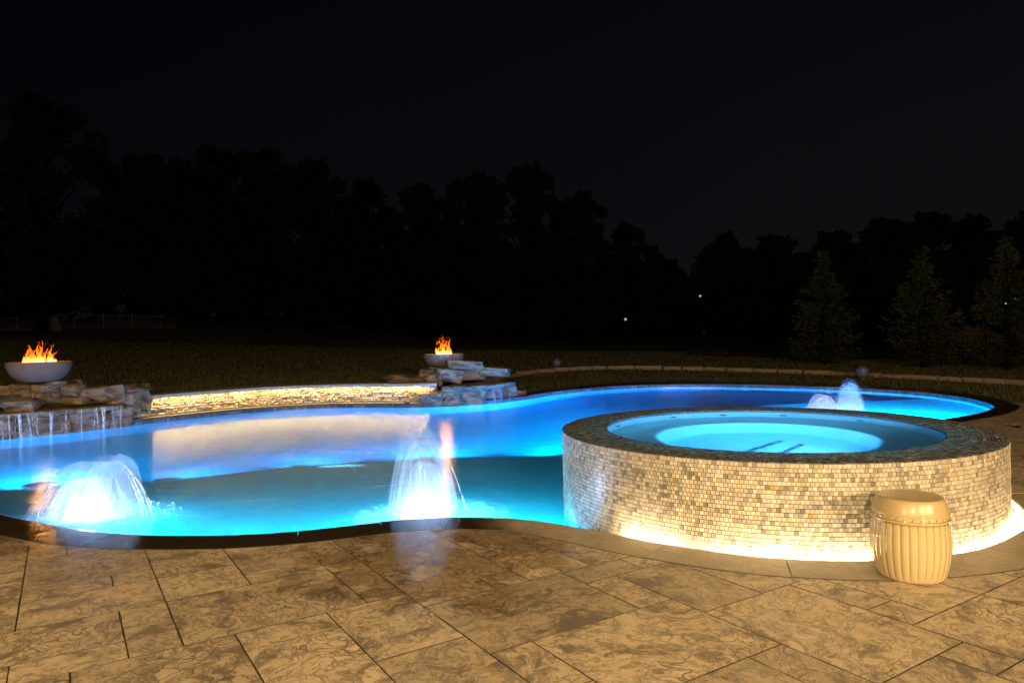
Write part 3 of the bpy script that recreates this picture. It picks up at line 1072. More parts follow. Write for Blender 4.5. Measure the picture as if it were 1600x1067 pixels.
# channel round the foot with the light strip
vs, fs = [], []
A0, A1 = R(-158), R(8)
nA = 120
for k in range(nA + 1):
    a = A0 + (A1 - A0) * k / nA
    for (rr, z) in ((SPA_R - 0.02, -0.072), (SPA_R + 0.55, -0.072)):
        vs.append((rr * math.cos(a), rr * math.sin(a), z))
    if k: b = (k - 1) * 2; fs.append((b, b + 1, b + 3, b + 2))
pl = [(p.x - SPA[0], p.y - SPA[1]) for p in offset_loop(POOL_LOOP, 0.1)]
fs = [f for f in fs]
chan_v, chan_f = [], []
for k in range(nA + 1):
    a = A0 + (A1 - A0) * k / nA
    ca, sa = math.cos(a), math.sin(a)
    rr = SPA_R
    while inside((rr * ca, rr * sa), pl) and rr < SPA_R + 0.6: rr += 0.01
    for q in (SPA_R - 0.02, rr): chan_v.append((q * ca, q * sa, -0.085))
    if k: b = (k - 1) * 2; chan_f.append((b, b + 1, b + 3, b + 2))
mesh_obj('foot_channel', chan_v, chan_f, M_CAP, spa)
sv, sf = [], []
S0, S1 = R(-142), R(4)
for k in range(nA + 1):
    a = S0 + (S1 - S0) * k / nA
    ca, sa = math.cos(a), math.sin(a)
    for (rr, z) in ((SPA_R + 0.048, -0.072), (SPA_R + 0.062, -0.066), (SPA_R + 0.060, -0.058), (SPA_R + 0.046, -0.064)):
        sv.append((rr * ca, rr * sa, z))
    if k:
        b = (k - 1) * 4
        for j in range(4): sf.append((b + j, b + (j + 1) % 4, b + 4 + (j + 1) % 4, b + 4 + j))
mesh_obj('light_strip', sv, sf, M_LED, spa)
# drain slots, jets
for (x0, y0, x1, y1) in ((-0.38, -0.30, 0.26, 0.32), (-0.06, -0.34, 0.36, 0.14)):
    d = Vector((x1 - x0, y1 - y0)); L_ = d.length; bm = bmesh.new()
    add_box(bm, 0, L_, -0.012, 0.012, 0.0, 0.012)
    o = bm_obj('drain_slot', bm, M_STEEL, spa, loc=(x0, y0, -0.458)); o.rotation_euler = (0, 0, math.atan2(d.y, d.x))
for a in (150, 112, 88, 62, 30):
    vs, fs = lathe([(0.0, 0.012), (0.03, 0.012), (0.036, 0.0)], 16)
    o = mesh_obj('jet', vs, fs, M_STEEL, spa, loc=((SPA_RI - 0.005) * math.cos(R(a)), (SPA_RI - 0.005) * math.sin(R(a)), 0.22))
    o.rotation_euler = (0, -PI / 2, R(a))
# spa water: closed volume a little larger than its shell
prof = [(0.0, -0.49), (0.77, -0.48), (0.82, -0.40), (0.845, 0.0), (0.88, 0.03), (SPA_RI, 0.04), (SPA_RI + 0.02, 0.10), (SPA_RI + 0.002, SPA_Z - 0.03), (SPA_RI + 0.001, SPA_Z - 0.004), (0.0, SPA_Z - 0.004)]
vs, fs = lathe(prof, 96)
sw = mesh_obj('spa_water', vs, fs, M_SPAWATER, None, loc=(SPA[0], SPA[1], 0))
bm = bmesh.new(); bm.from_mesh(sw.data); bmesh.ops.remove_doubles(bm, verts=bm.verts, dist=1e-5)
bmesh.ops.recalc_face_normals(bm, faces=bm.faces); bm.to_mesh(sw.data); bm.free()
tag(sw, kind='structure')

# ------------------------------------------------------------------ rocks
def rock_mesh(seed, sx, sy, sz, rough=0.15, cuts=2, boxy=0.62):
    rr = random.Random(seed)
    bm = bmesh.new()
    for _ in range(22):
        p = Vector((rr.uniform(-1, 1), rr.uniform(-1, 1), rr.uniform(-1, 1)))
        m = max(abs(p.x), abs(p.y), abs(p.z))
        q = p / m * boxy + p.normalized() * (1 - boxy)
        q *= rr.uniform(0.86, 1.04)
        bm.verts.new(q)
    for sxx in (-1, 1):
        for syy in (-1, 1):
            for szz in (-1, 1):
                bm.verts.new(Vector((sxx * rr.uniform(.70, 1), syy * rr.uniform(.70, 1), szz * rr.uniform(.70, 1))))
    r_ = bmesh.ops.convex_hull(bm, input=bm.verts)
    junk = [g for g in set(r_['geom_interior'] + r_['geom_unused']) if isinstance(g, bmesh.types.BMVert) and g.is_valid]
    bmesh.ops.delete(bm, geom=junk, context='VERTS')
    bmesh.ops.triangulate(bm, faces=bm.faces)
    bmesh.ops.subdivide_edges(bm, edges=bm.edges, cuts=cuts, use_grid_fill=True)
    bm.normal_update()
    off = Vector((seed * 3.7, seed * 1.3, 0))
    for v in bm.verts:
        n = v.normal
        d = noise.fractal(v.co * 1.8 + off, 1.0, 2.0, 4) * rough + abs(noise.noise(Vector((v.co.x * 2, v.co.y * 2, v.co.z * 7)) + off)) * rough * 0.6
        v.co += n * d
    for v in bm.verts:
        v.co.x *= sx / 2; v.co.y *= sy / 2; v.co.z *= sz / 2
    return bm


def add_rock(parent, seed, c, s, rz=0.0, tilt=(0, 0), **kw):
    o = bm_obj('rock', rock_mesh(seed, *s, **kw), M_ROCK, loc=c)
    o.rotation_euler = (tilt[0], tilt[1], rz)
    part_world(o, parent)
    return o


# left rock waterfall
rw1 = empty('rock_waterfall', (-7.3, 11.4, 0))
tag(rw1, 'long low rock waterfall with a thin overhanging lip, under the larger fire bowl', 'rock waterfall')
L_ROCKS = [(-8.60, 11.75, 0.50, 0.72, 0.60, 0.34), (-8.12, 11.85, 0.54, 0.50, 0.60, 0.26), (-7.72, 11.70, 0.49, 0.34, 0.5, 0.34),
           (-7.62, 11.95, 0.62, 0.27, 0.5, 0.17), (-7.37, 11.80, 0.545, 0.27, 0.45, 0.22), (-7.10, 12.05, 0.47, 0.52, 0.5, 0.22),
           (-6.80, 12.15, 0.46, 0.46, 0.6, 0.28), (-6.58, 12.20, 0.38, 0.36, 0.5, 0.28), (-6.50, 12.22, 0.22, 0.30, 0.4, 0.22),
           (-7.25, 12.85, 0.48, 1.1, 0.8, 0.14), (-7.68, 11.02, 0.385, 0.44, 0.5, 0.18), (-8.20, 10.95, 0.44, 0.9, 0.8, 0.20),
           (-7.86, 12.0, 0.33, 0.5, 0.5, 0.30), (-7.45, 12.05, 0.33, 0.55, 0.5, 0.30), (-6.98, 12.35, 0.30, 0.7, 0.5, 0.26),
           (-7.92, 12.1, 0.56, 0.7, 0.7, 0.24)]
for k, (x, y, z, a, b, c) in enumerate(L_ROCKS):
    add_rock(rw1, 100 + k, (x, y, z), (a, b, c), rz=random.uniform(-.3, .3), tilt=(random.uniform(-.1, .1), random.uniform(-.08, .08)), boxy=0.55, rough=0.20)
lipL = [(-9.2, 9.85), (-8.5, 10.1), (-7.85, 10.42), (-7.49, 10.75), (-7.09, 11.15), (-6.80, 11.55), (-6.58, 11.85)]


def lip_slabs(parent, line, ztop, thick, depth, seed, nseg):
    P = resample(catmull(line, False, 0.1), 0.08, False)
    rr = random.Random(seed)
    per = max(3, len(P) // nseg)
    k = 0
    while k < len(P) - 1:
        e = min(len(P) - 1, k + per + rr.randint(-1, 2))
        if len(P) - 1 - e < 3: e = len(P) - 1
        vs, fs = [], []
        sub = P[k:e + 1]
        dz = rr.uniform(-.012, .012)
        for i, p in enumerate(sub):
            a = P[max(0, k + i - 1)]; b = P[min(len(P) - 1, k + i + 1)]
            t = (b - a).normalized(); n = Vector((t.y, -t.x))     # towards the pool
            j1 = noise.noise(Vector((p.x * 6, p.y * 6, seed))) * 0.035
            j2 = noise.noise(Vector((p.x * 9, p.y * 9, seed + 4))) * 0.02
            shr = 0.004 if i == 0 else (-0.004 if i == len(sub) - 1 else 0)
            for (d, z) in ((-depth, 0.0), (0.0, 0.0 + j2 * 0.3), (0.03 + j1, -0.012 + j2 * .4), (0.035 + j1 * .7, -thick * 0.55), (0.0 + j1 * .5, -thick + j2), (-depth, -thick)):
                q = p + n * d + t * shr
                vs.append((q.x, q.y, ztop + dz + z))
        m = 6
        for i in range(len(sub) - 1):
            for j in range(m):
                fs.append((i * m + j, i * m + (j + 1) % m, (i + 1) * m + (j + 1) % m, (i + 1) * m + j))
        fs.append(tuple(range(m))); e_ = (len(sub) - 1) * m; fs.append(tuple(reversed(range(e_, e_ + m))))
        fs = [tuple(reversed(f)) for f in fs]
        part_world(mesh_obj('lip_stone', vs, fs, M_ROCK), parent)
        k = e
    return P


LPl = lip_slabs(rw1, lipL, 0.285, 0.085, 0.85, 3, 5)
for k in range(13):          # face stones behind the falling water
    t = k / 12
    i = int(t * (len(LPl) - 1)); p = LPl[i]
    a = LPl[max(0, i - 1)]; b = LPl[min(len(LPl) - 1, i + 1)]; tt_ = (b - a).normalized(); n = Vector((tt_.y, -tt_.x))
    q = p - n * random.uniform(0.22, 0.34)
    add_rock(rw1, 140 + k, (q.x, q.y, random.uniform(-.02, .03)), (random.uniform(.36, .46), .42, random.uniform(.38, .48)), rz=math.atan2(tt_.y, tt_.x), boxy=0.7)
rs2 = random.Random(5)
for k in range(34):
    i = rs2.randint(int(len(LPl) * .30), len(LPl) - 2); p = LPl[i]
    a = LPl[max(0, i - 1)]; b = LPl[min(len(LPl) - 1, i + 1)]; t = (b - a).normalized(); n = Vector((t.y, -t.x))
    p = p + t * rs2.uniform(-.04, .04)
    r0 = rs2.choice((0.0035, 0.004, 0.005, 0.007, 0.012, 0.022))
    pts_ = []
    sw_ = rs2.uniform(-0.05, 0.05)
    for s in range(7):
        u = s / 6
        q = p + n * (0.045 + 0.05 * u) + t * sw_ * u * u
        pts_.append((q.x, q.y, 0.265 - u * u * 0.37 - u * 0.01))
    bm = bmesh.new(); add_tube(bm, pts_, [r0 * (1.2 - 0.5 * u / 6) for u in range(7)], 6)
    part_world(bm_obj('water_stream', bm, M_STRAND, smooth=True), rw1)


def sheet(parent, line, i0, i1, ztop, drop, mat, name='falling_water', outw=0.06):
    vs, fs, uvs = [], [], []
    nv = 9
    for i in range(i0, i1 + 1):
        p = line[i]; a = line[max(0, i - 1)]; b = line[min(len(line) - 1, i + 1)]; t = (b - a).normalized(); n = Vector((t.y, -t.x))
        for k in range(nv):
            u = k / (nv - 1)
            q = p + n * (0.045 + outw * u)
            vs.append((q.x, q.y, ztop - drop * u * (0.3 + 0.7 * u)))
            uvs.append(((i - i0) * 0.05, 0.1 + 0.9 * u))
    for i in range(i1 - i0):
        for k in range(nv - 1):
            fs.append((i * nv + k, i * nv + k + 1, (i + 1) * nv + k + 1, (i + 1) * nv + k))
    o = mesh_obj(name, vs, fs, mat, smooth=True)
    uvl = o.data.uv_layers.new(name='UVMap')
    for lp in o.data.loops: uvl.data[lp.index].uv = uvs[lp.vertex_index]
    part_world(o, parent); o['kind'] = 'stuff'
    return o


sheet(rw1, LPl, int(len(LPl) * .28), len(LPl) - 2, 0.265, 0.38, M_FALL)

# right rock waterfall
rw2 = empty('rock_waterfall', (-0.9, 14.6, 0))
tag(rw2, 'compact rock waterfall at the far end of the lit wall, under the smaller fire bowl', 'rock waterfall')
R_ROCKS = [(-2.35, 15.45, 0.42, 0.98, 0.8, 0.20), (-1.83, 15.45, 0.52, 0.42, 0.5, 0.22), (-1.34, 14.92, 0.48, 0.60, 0.6, 0.30), (-1.66, 15.0, 0.40, 0.36, 0.5, 0.26),
           (-1.07, 15.55, 0.665, 0.80, 0.5, 0.19), (-0.92, 15.7, 0.47, 0.6, 0.5, 0.26), (-0.43, 15.75, 0.51, 0.80, 0.7, 0.22),
           (-1.80, 14.65, 0.20, 0.50, 0.6, 0.36), (-1.68, 14.40, 0.05, 0.52, 0.5, 0.32), (-1.25, 14.52, 0.06, 0.48, 0.5, 0.46), (-0.86, 14.78, 0.05, 0.62, 0.6, 0.42),
           (-0.48, 15.18, 0.05, 0.5, 0.6, 0.42), (-0.12, 15.7, 0.05, 0.42, 0.5, 0.36), (0.16, 16.02, -0.02, 0.28, 0.36, 0.18), (-1.5, 15.9, 0.50, 0.9, 0.8, 0.30),
           (-1.9, 16.0, 0.38, 0.8, 0.8, 0.26), (-1.98, 14.5, 0.14, 0.3, 0.4, 0.34)]
for k, (x, y, z, a, b, c) in enumerate(R_ROCKS):
    add_rock(rw2, 200 + k, (x, y, z), (a, b, c), rz=random.uniform(-.25, .25), tilt=(random.uniform(-.08, .08), random.uniform(-.10, .10)), boxy=0.55, rough=0.20)
lipR = [(-1.42, 14.22), (-1.15, 14.15), (-0.85, 14.22), (-0.55, 14.42), (-0.25, 14.85), (0.02, 15.35)]
LPr = lip_slabs(rw2, lipR, 0.315, 0.11, 0.7, 9, 3)
sheet(rw2, LPr, int(len(LPr) * .45), len(LPr) - 2, 0.29, 0.40, M_FALL)
sheet(rw2, LPr, int(len(LPr) * .50), len(LPr) - 3, 0.285, 0.395, M_FALL, outw=0.09)

# ------------------------------------------------------------------ lit retaining wall of split-face stone
wall = empty('stone_wall', (-4.2, 14.6, 0))
tag(wall, 'curved low wall of rough split stone lit gold from under its cap', 'retaining wall')
WL = resample(catmull([(-1.55, 14.30)] + wall_pts + [(-6.72, 11.95)], False, 0.05), 0.04, False)
WN = []
for i in range(len(WL)):
    t = (WL[min(len(WL) - 1, i + 1)] - WL[max(0, i - 1)]).normalized()
    WN.append(Vector((t.y, -t.x)))          # away from the pool
if WN[len(WN) // 2].y < 0: WN = [-n for n in WN]


def sweep(name, line, nrm, prof, mat, i0=0, i1=None, parent=None, gap=0.0):
    i1 = len(line) - 1 if i1 is None else i1
    vs, fs = [], []; m = len(prof)
    for i in range(i0, i1 + 1):
        p, n = line[i], nrm[i]; t = Vector((-n.y, n.x))
        sh = 0
        if gap: sh = gap if i == i0 else (-gap if i == i1 else 0)
        d_ = (line[min(len(line) - 1, i + 1)] - line[max(0, i - 1)]).normalized()
        for (d, z) in prof:
            q = p + n * d + d_ * sh
            vs.append((q.x, q.y, z))
    for i in range(i1 - i0):
        for j in range(m):
            fs.append((i * m + j, i * m + (j + 1) % m, (i + 1) * m + (j + 1) % m, (i + 1) * m + j))
    fs.append(tuple(range(m))); e_ = (i1 - i0) * m; fs.append(tuple(reversed(range(e_, e_ + m))))
    o = mesh_obj(name, vs, fs, mat)
    bm = bmesh.new(); bm.from_mesh(o.data); bmesh.ops.recalc_face_normals(bm, faces=bm.faces); bm.to_mesh(o.data); bm.free()
    if parent: part_world(o, parent)
    return o


sweep('backing', WL, WN, [(0.17, -0.1), (0.17, 0.325), (0.42, 0.325), (0.42, -0.1)], M_MORTAR, parent=wall)
i = 0
while i < len(WL) - 3:
    e = min(len(WL) - 1, i + random.randint(20, 26))
    if len(WL) - 1 - e < 8: e = len(WL) - 1
    sweep('cap_stone', WL, WN, [(-0.045, 0.3250), (-0.05, 0.372), (-0.04, 0.385), (0.46, 0.385), (0.46, 0.335), (-0.015, 0.335), (-0.02, 0.3250)], M_CAP, i, e, wall, 0.001)
    i = e
i = 0
while i < len(WL) - 3:
    e = min(len(WL) - 1, i + random.randint(11, 14))
    if len(WL) - 1 - e < 5: e = len(WL) - 1
    sweep('ledge_stone', WL, WN, [(-0.02, -0.05), (-0.025, -0.01), (-0.015, 0.0), (0.17, 0.0), (0.17, -0.05)], M_LEDGE, i, e, wall, 0.003)
    i = e
sweep('light_strip', WL, WN, [(-0.010, 0.325), (-0.010, 0.333), (0.006, 0.333), (0.006, 0.325)], M_LEDW, 4, len(WL) - 5, wall)
# stones
protos = []
for s in range(12):
    rr = random.Random(900 + s)
    bm = bmesh.new()
    nx, nz = 5, 3
    grid = []
    for a in range(nx + 1):
        col_ = []
        for b in range(nz + 1):
            edge = (a in (0, nx)) or (b in (0, nz))
            y = -0.030 + (0.026 if edge else 0) + rr.uniform(-0.020, 0.020)
            col_.append(bm.verts.new((a / nx - .5 + (rr.uniform(-.03, .03) if 0 < a < nx else 0), y, b / nz - .5 + (rr.uniform(-.06, .06) if 0 < b < nz else 0))))
        grid.append(col_)
    for a in range(nx):
        for b in range(nz):
            q = (grid[a][b], grid[a + 1][b], grid[a + 1][b + 1], grid[a][b + 1])
            bm.faces.new(q[:3]); bm.faces.new((q[0], q[2], q[3]))
    bnd = [e for e in bm.edges if len(e.link_faces) == 1]
    r_ = bmesh.ops.extrude_edge_only(bm, edges=bnd)
    for v in [g for g in r_['geom'] if isinstance(g, bmesh.types.BMVert)]: v.co.y = 0.04
    bmesh.ops.recalc_face_normals(bm, faces=bm.faces)
    if sum(f.normal.y * f.calc_area() for f in bm.faces if abs(f.normal.y) > .3) > 0: bmesh.ops.reverse_faces(bm, faces=bm.faces)
    me = bpy.data.meshes.new('wall_stone'); bm.to_mesh(me); bm.free(); me.materials.append(M_WSTONE)
    protos.append(me)
stones = []
rowh = 0.3275 / 7
for row in range(7):
    s = random.uniform(0, 3)
    while s < len(WL) - 2:
        L_ = random.choice((1.9, 2.3, 2.7, 3.2, 3.8, 4.6))
        mid = s + L_ / 2
        if mid >= len(WL) - 1: break
        i = int(mid); p = WL[i].lerp(WL[i + 1], mid - i); n = WN[i]
        t = (WL[i + 1] - WL[i]).normalized()
        o = bpy.data.objects.new('wall_stone', random.choice(protos)); C.objects.link(o)
        hz = rowh * random.uniform(0.86, 1.05)
        dep = random.uniform(-0.012, 0.030)
        q = p + n * (0.145 - dep)
        o.location = (q.x, q.y, 0.001 + rowh * (row + .5))
        tt_ = -t if (n.x * -t.y - n.y * -t.x) < 0 else t
        o.rotation_euler = (0, 0, math.atan2(n.y, n.x) - PI / 2)
        o.scale = (L_ * 0.04 * 0.96, 1, hz)
        stones.append((L_ * hz, o))
        s += L_
# the 300 largest stay single stones, the smaller fillers become one part
stones.sort(key=lambda t: -t[0])
for _, o in stones[:300]: part_world(o, wall)
fv, ff = [], []
for _, o in stones[300:]:
    b = len(fv); mw = Matrix.LocRotScale(o.location, o.rotation_euler, o.scale)
    fv += [mw @ v.co for v in o.data.vertices]
    ff += [tuple(b + i for i in p.vertices) for p in o.data.polygons]
    bpy.data.objects.remove(o)
if fv:
    o = mesh_obj('small_wall_stones', fv, ff, M_WSTONE); part_world(o, wall); o['kind'] = 'stuff'
print('wall stones', len(stones))

# ------------------------------------------------------------------ fire bowls
def fire_bowl(loc, rad, depth, label, flame_c, flame_w, flame_h, n_f, seed, power):
    rr = random.Random(seed)
    root = empty('fire_bowl', loc)
    tag(root, label, 'fire bowl', 'fire bowls on the rock waterfalls')
    prof = []
    for k in range(13):
        a = k / 12 * PI / 2
        prof.append((rad * (0.30 + 0.70 * math.sin(a)) if k else rad * 0.28, depth * (1 - math.cos(a) ** 1.05) if k < 12 else depth))
    prof = [(0.0, 0.0)] + prof + [(rad, depth + 0.012), (rad - 0.012, depth + 0.018), (rad - 0.045, depth + 0.016), (rad - 0.052, depth - 0.03), (0.0, depth - 0.035)]
    vs, fs = lathe(prof, 56)
    mesh_obj('bowl', vs, fs, M_CONC, root, True)
    lv, lf = [], []
    for _ in range(150):
        r_ = rad * 0.90 * math.sqrt(rr.random()); a = rr.uniform(0, 2 * PI); s = rr.uniform(.014, .03)
        b = len(lv); c = Vector((r_ * math.cos(a), r_ * math.sin(a), depth - 0.018))
        for d in ((1, 0, 0), (0, 1, 0), (-1, 0, 0), (0, -1, 0), (0, 0, 1), (0, 0, -1)):
            lv.append(c + Vector(d) * s * rr.uniform(.7, 1.2))
        for f in ((0, 1, 4), (1, 2, 4), (2, 3, 4), (3, 0, 4), (1, 0, 5), (2, 1, 5), (3, 2, 5), (0, 3, 5)): lf.append(tuple(b + q for q in f))
    o = mesh_obj('lava_rocks', lv, lf, M_LAVA, root); o['kind'] = 'stuff'
    fv, ff, heat = [], [], []
    for q in range(n_f):
        u = rr.uniform(-1, 1); w = rr.uniform(-.6, .6)
        x0 = flame_c + u * flame_w * 0.46; y0 = w * flame_w * 0.40
        H_ = flame_h * rr.uniform(.35, 1.0) * (1 - 0.30 * abs(u))
        r0 = rr.uniform(.016, .036) * (flame_w / 0.45)
        nn = 13; sg = 7
        ph1, ph2 = rr.uniform(0, 6.3), rr.uniform(0, 6.3); lean = rr.uniform(-.12, .12)
        b = len(fv)
        for k in range(nn):
            s = k / (nn - 1)
            prof_ = (1 - s) ** 0.75 * (0.75 + 0.9 * math.sin(min(1, s * 2.2) * PI) * 0.5)
            cx = x0 + lean * s * H_ + 0.035 * s * math.sin(ph1 + s * 8) ; cy_ = y0 * (1 - .5 * s) + 0.03 * s * math.sin(ph2 + s * 7)
            for g in range(sg):
                a = 2 * PI * g / sg + s * 2.0 + ph1
                wob = 1 + 0.35 * noise.noise(Vector((math.cos(a) * 1.5 + q * 3.1, math.sin(a) * 1.5, s * 5)))
                r_ = max(0.0012, r0 * prof_ * wob)
                fv.append((cx + r_ * math.cos(a), cy_ + 0.7 * r_ * math.sin(a), depth - 0.01 + s * H_)); heat.append(s * H_ / flame_h)
        for k in range(nn - 1):
            for g in range(sg):
                g2 = (g + 1) % sg
                ff.append((b + k * sg + g, b + k * sg + g2, b + (k + 1) * sg + g2, b + (k + 1) * sg + g))
    o = mesh_obj('flame', fv, ff, M_FLAME, root, True)
    o.data.attributes.new('rise', 'FLOAT', 'POINT').data.foreach_set('value', heat)
    lamp('flame_light', 'POINT', (loc[0] + flame_c, loc[1], loc[2] + depth + 0.16), power, (1.0, 0.42, 0.10), 0.12)
    return root


fire_bowl((-7.88, 11.72, 0.685), 0.47, 0.33, 'larger grey fire bowl burning with a broad low flame, on the left boulders', 0.03, 0.50, 0.42, 40, 1, 34)
fire_bowl((-1.55, 15.95, 0.63), 0.46, 0.28, 'smaller grey fire bowl with a tall narrow flame, above the far rock waterfall', 0.0, 0.36, 0.54, 34, 2, 42)

# ------------------------------------------------------------------ bubbler fountains
def dome(name, root, c, H_, Rb, mat, seed, ex=1.0, lean=(0, 0), rough=0.12, seg=84, nv=22, sy=1.0, arc=(0, 1), pw=3.2):
    vs, fs, uvs = [], [], []
    nseg = seg
    full = arc == (0, 1)
    cols = nseg if full else nseg + 1
    for k in range(cols):
        u = arc[0] + (arc[1] - arc[0]) * k / nseg
        a = 2 * PI * u
        ca, sa = math.cos(a), math.sin(a)
        q1 = noise.noise(Vector((ca * 1.3 + seed, sa * 1.3, seed * .7)))
        q2 = noise.noise(Vector((ca * 6 + seed, sa * 6, seed * .3)))
        rb = Rb * (1 + rough * 1.6 * q1 + rough * 0.7 * q2); hh_ = H_ * (1 + 0.10 * q1 + 0.06 * q2)
        for j in range(nv):
            v = j / (nv - 1); r_ = rb * v
            z = hh_ * (1 - v ** pw)
            l = z / H_
            vs.append((c[0] + r_ * ca * ex + lean[0] * l, c[1] + r_ * sa * sy + lean[1] * l, z))
            uvs.append((u, v))
    for k in range(nseg):
        k2 = (k + 1) % cols
        for j in range(nv - 1):
            fs.append((k * nv + j, k * nv + j + 1, k2 * nv + j + 1, k2 * nv + j))
    o = mesh_obj(name, vs, fs, mat, root, True)
    uvl = o.data.uv_layers.new(name='UVMap')
    for lp in o.data.loops: uvl.data[lp.index].uv = uvs[lp.vertex_index]
    o['kind'] = 'stuff'
    return o


def strands(root, arcs, seed):
    rr = random.Random(seed)
    bm = bmesh.new()
    for (x0, y0, z0, x1, y1, top, rad) in arcs:
        pts_ = []
        for k in range(15):
            u = k / 14
            pts_.append((x0 + (x1 - x0) * u, y0 + (y1 - y0) * u, z0 + (top - z0) * (1 - u * u) + (z0 * (u * u)) * 0))
        pts_ = [(p[0], p[1], top * (1 - (k / 14) ** 2)) for k, p in enumerate(pts_)]
        add_tube(bm, pts_, [rad * (0.5 + 1.0 * k / 14) for k in range(15)], 5)
    o = bm_obj('water_strands', bm, M_STRAND, root, True); o['kind'] = 'stuff'


def foam_disc(root, rad, seed, c=(0, 0), sx=1.0):
    vs, fs = [], []
    nr, na = 26, 72
    for i in range(nr + 1):
        r_ = rad * i / nr
        for k in range(na):
            a = 2 * PI * k / na
            x, y = r_ * math.cos(a) * sx, r_ * math.sin(a)
            z = 0.006 + 0.030 * max(0, 1 - r_ / rad * 1.2) * abs(noise.fractal(Vector((x * 14, y * 14, seed)), 1, 2, 3)) + 0.004 * abs(noise.noise(Vector((x * 30, y * 30, seed))))
            vs.append((x, y, z))
    for i in range(nr):
        for k in range(na):
            k2 = (k + 1) % na
            fs.append((i * na + k, i * na + k2, (i + 1) * na + k2, (i + 1) * na + k))
    o = mesh_obj('foam', vs, fs, M_FOAM, root, True, loc=(c[0], c[1], 0)); o['kind'] = 'stuff'


def splash(root, rad, hgt, n, seed, sy=0.8):
    rr = random.Random(seed); vs, fs = [], []
    for _ in range(n):
        a = rr.uniform(0, 2 * PI); r_ = rad * rr.uniform(.55, 1.7); z = abs(rr.gauss(0, .35)) * hgt * max(0.12, 1.3 - r_ / rad)
        s_ = rr.uniform(.0015, .0045) * (1.4 if z < .05 else 1); c = Vector((r_ * math.cos(a), r_ * math.sin(a) * sy, max(.01, z)))
        b = len(vs)
        for d in ((1, 0, 0), (0, 1, 0), (-1, 0, 0), (0, -1, 0), (0, 0, 1.8), (0, 0, -1.3)): vs.append(c + Vector(d) * s_)
        for f in ((0, 1, 4), (1, 2, 4), (2, 3, 4), (3, 0, 4), (1, 0, 5), (2, 1, 5), (3, 2, 5), (0, 3, 5)): fs.append(tuple(b + q for q in f))
    o = mesh_obj('splash_drops', vs, fs, M_STREAM, root, True); o['kind'] = 'stuff'


BLUEW = (0.47, 0.64, 1.0)
# right bubbler: tall bell
b2 = empty('bubbler_fountain', (-0.72, 5.47, WATER))
tag(b2, 'tall bell-shaped bubbler fountain glowing white in front of the rock waterfall', 'fountain', 'bubbler fountains in the pool')
dome('water_bell', b2, (0, 0), 0.64, 0.27, M_VEIL, 1.0, sy=0.8, lean=(-0.01, 0))
dome('water_bell', b2, (0.01, 0), 0.56, 0.21, M_VEIL, 2.0, sy=0.8)
dome('water_bell', b2, (0.03, 0), 0.40, 0.18, M_VEIL, 3.0, sy=0.8)
dome('spray', b2, (0, 0), 0.69, 0.27, M_MIST, 4.0, sy=0.8, pw=2.6, rough=0.2)
strands(b2, [(0.06, 0, 0, 0.34, 0.05, 0.58, .003)], 3)
foam_disc(b2, 0.95, 1.5, (0.05, 0.0), 1.15)
splash(b2, 0.27, 0.5, 260, 61)
lamp('bubbler_light', 'POINT', (-0.70, 5.44, WATER + 0.06), 17, BLUEW, 0.05)
lamp('bubbler_light', 'POINT', (-0.70, 5.70, WATER - 0.12), 45, (0.02, 0.60, 1.0), 0.08)
# left bubbler: wide, broken mound
b1 = empty('bubbler_fountain', (-3.42, 5.66, WATER))
tag(b1, 'wide tumbling bubbler fountain below the larger fire bowl, one arc spilling right', 'fountain', 'bubbler fountains in the pool')
dome('water_bell', b1, (-0.06, 0), 0.42, 0.40, M_VEIL, 11.0, lean=(0.06, 0), rough=0.22, sy=0.7)
dome('water_bell', b1, (0.10, 0.03), 0.47, 0.28, M_VEIL, 12.0, lean=(0.10, 0), rough=0.20, sy=0.8)
dome('water_bell', b1, (0.0, -0.05), 0.32, 0.30, M_VEIL, 13.0, rough=0.2, sy=0.7)
dome('water_bell', b1, (-0.13, 0), 0.30, 0.30, M_VEIL, 14.0, lean=(0.05, 0), rough=0.24, sy=0.7)
dome('spray', b1, (0, 0), 0.50, 0.48, M_MIST, 15.0, lean=(0.08, 0), rough=0.3, sy=0.7, pw=2.0)
dome('water_arc', b1, (0.20, 0), 0.46, 0.27, M_VEIL, 16.0, lean=(0.02, 0), arc=(-0.045, 0.03), seg=14, rough=0.05)
strands(b1, [(0.2, 0, 0, 0.46, 0.0, 0.455, .006), (0.2, 0, 0, 0.49, 0.02, 0.45, .004), (0.2, 0, 0, 0.44, -0.03, 0.44, .004), (0.2, 0, 0, 0.52, 0.01, 0.43, .003)], 4)
foam_disc(b1, 1.05, 2.5, (0, -0.05), 1.15)
splash(b1, 0.42, 0.4, 340, 62)
lamp('bubbler_light', 'POINT', (-3.40, 5.62, WATER + 0.06), 17, BLUEW, 0.06)
lamp('bubbler_light', 'POINT', (-3.30, 5.80, WATER - 0.12), 45, (0.02, 0.60, 1.0), 0.08)
# added unseen fill lights under the near coping, brightening the shelf
for x, y, pw in ((-2.85, 4.92, 24), (-2.1, 4.78, 36), (-1.3, 4.90, 36), (-0.3, 5.10, 26), (0.25, 4.98, 26)):
    lamp('shelf_fill', 'AREA', (x, y, -0.26), pw, (0.02, 0.60, 1.0), 0.07, (x, y + 3, -0.24)).data.spread = R(115)
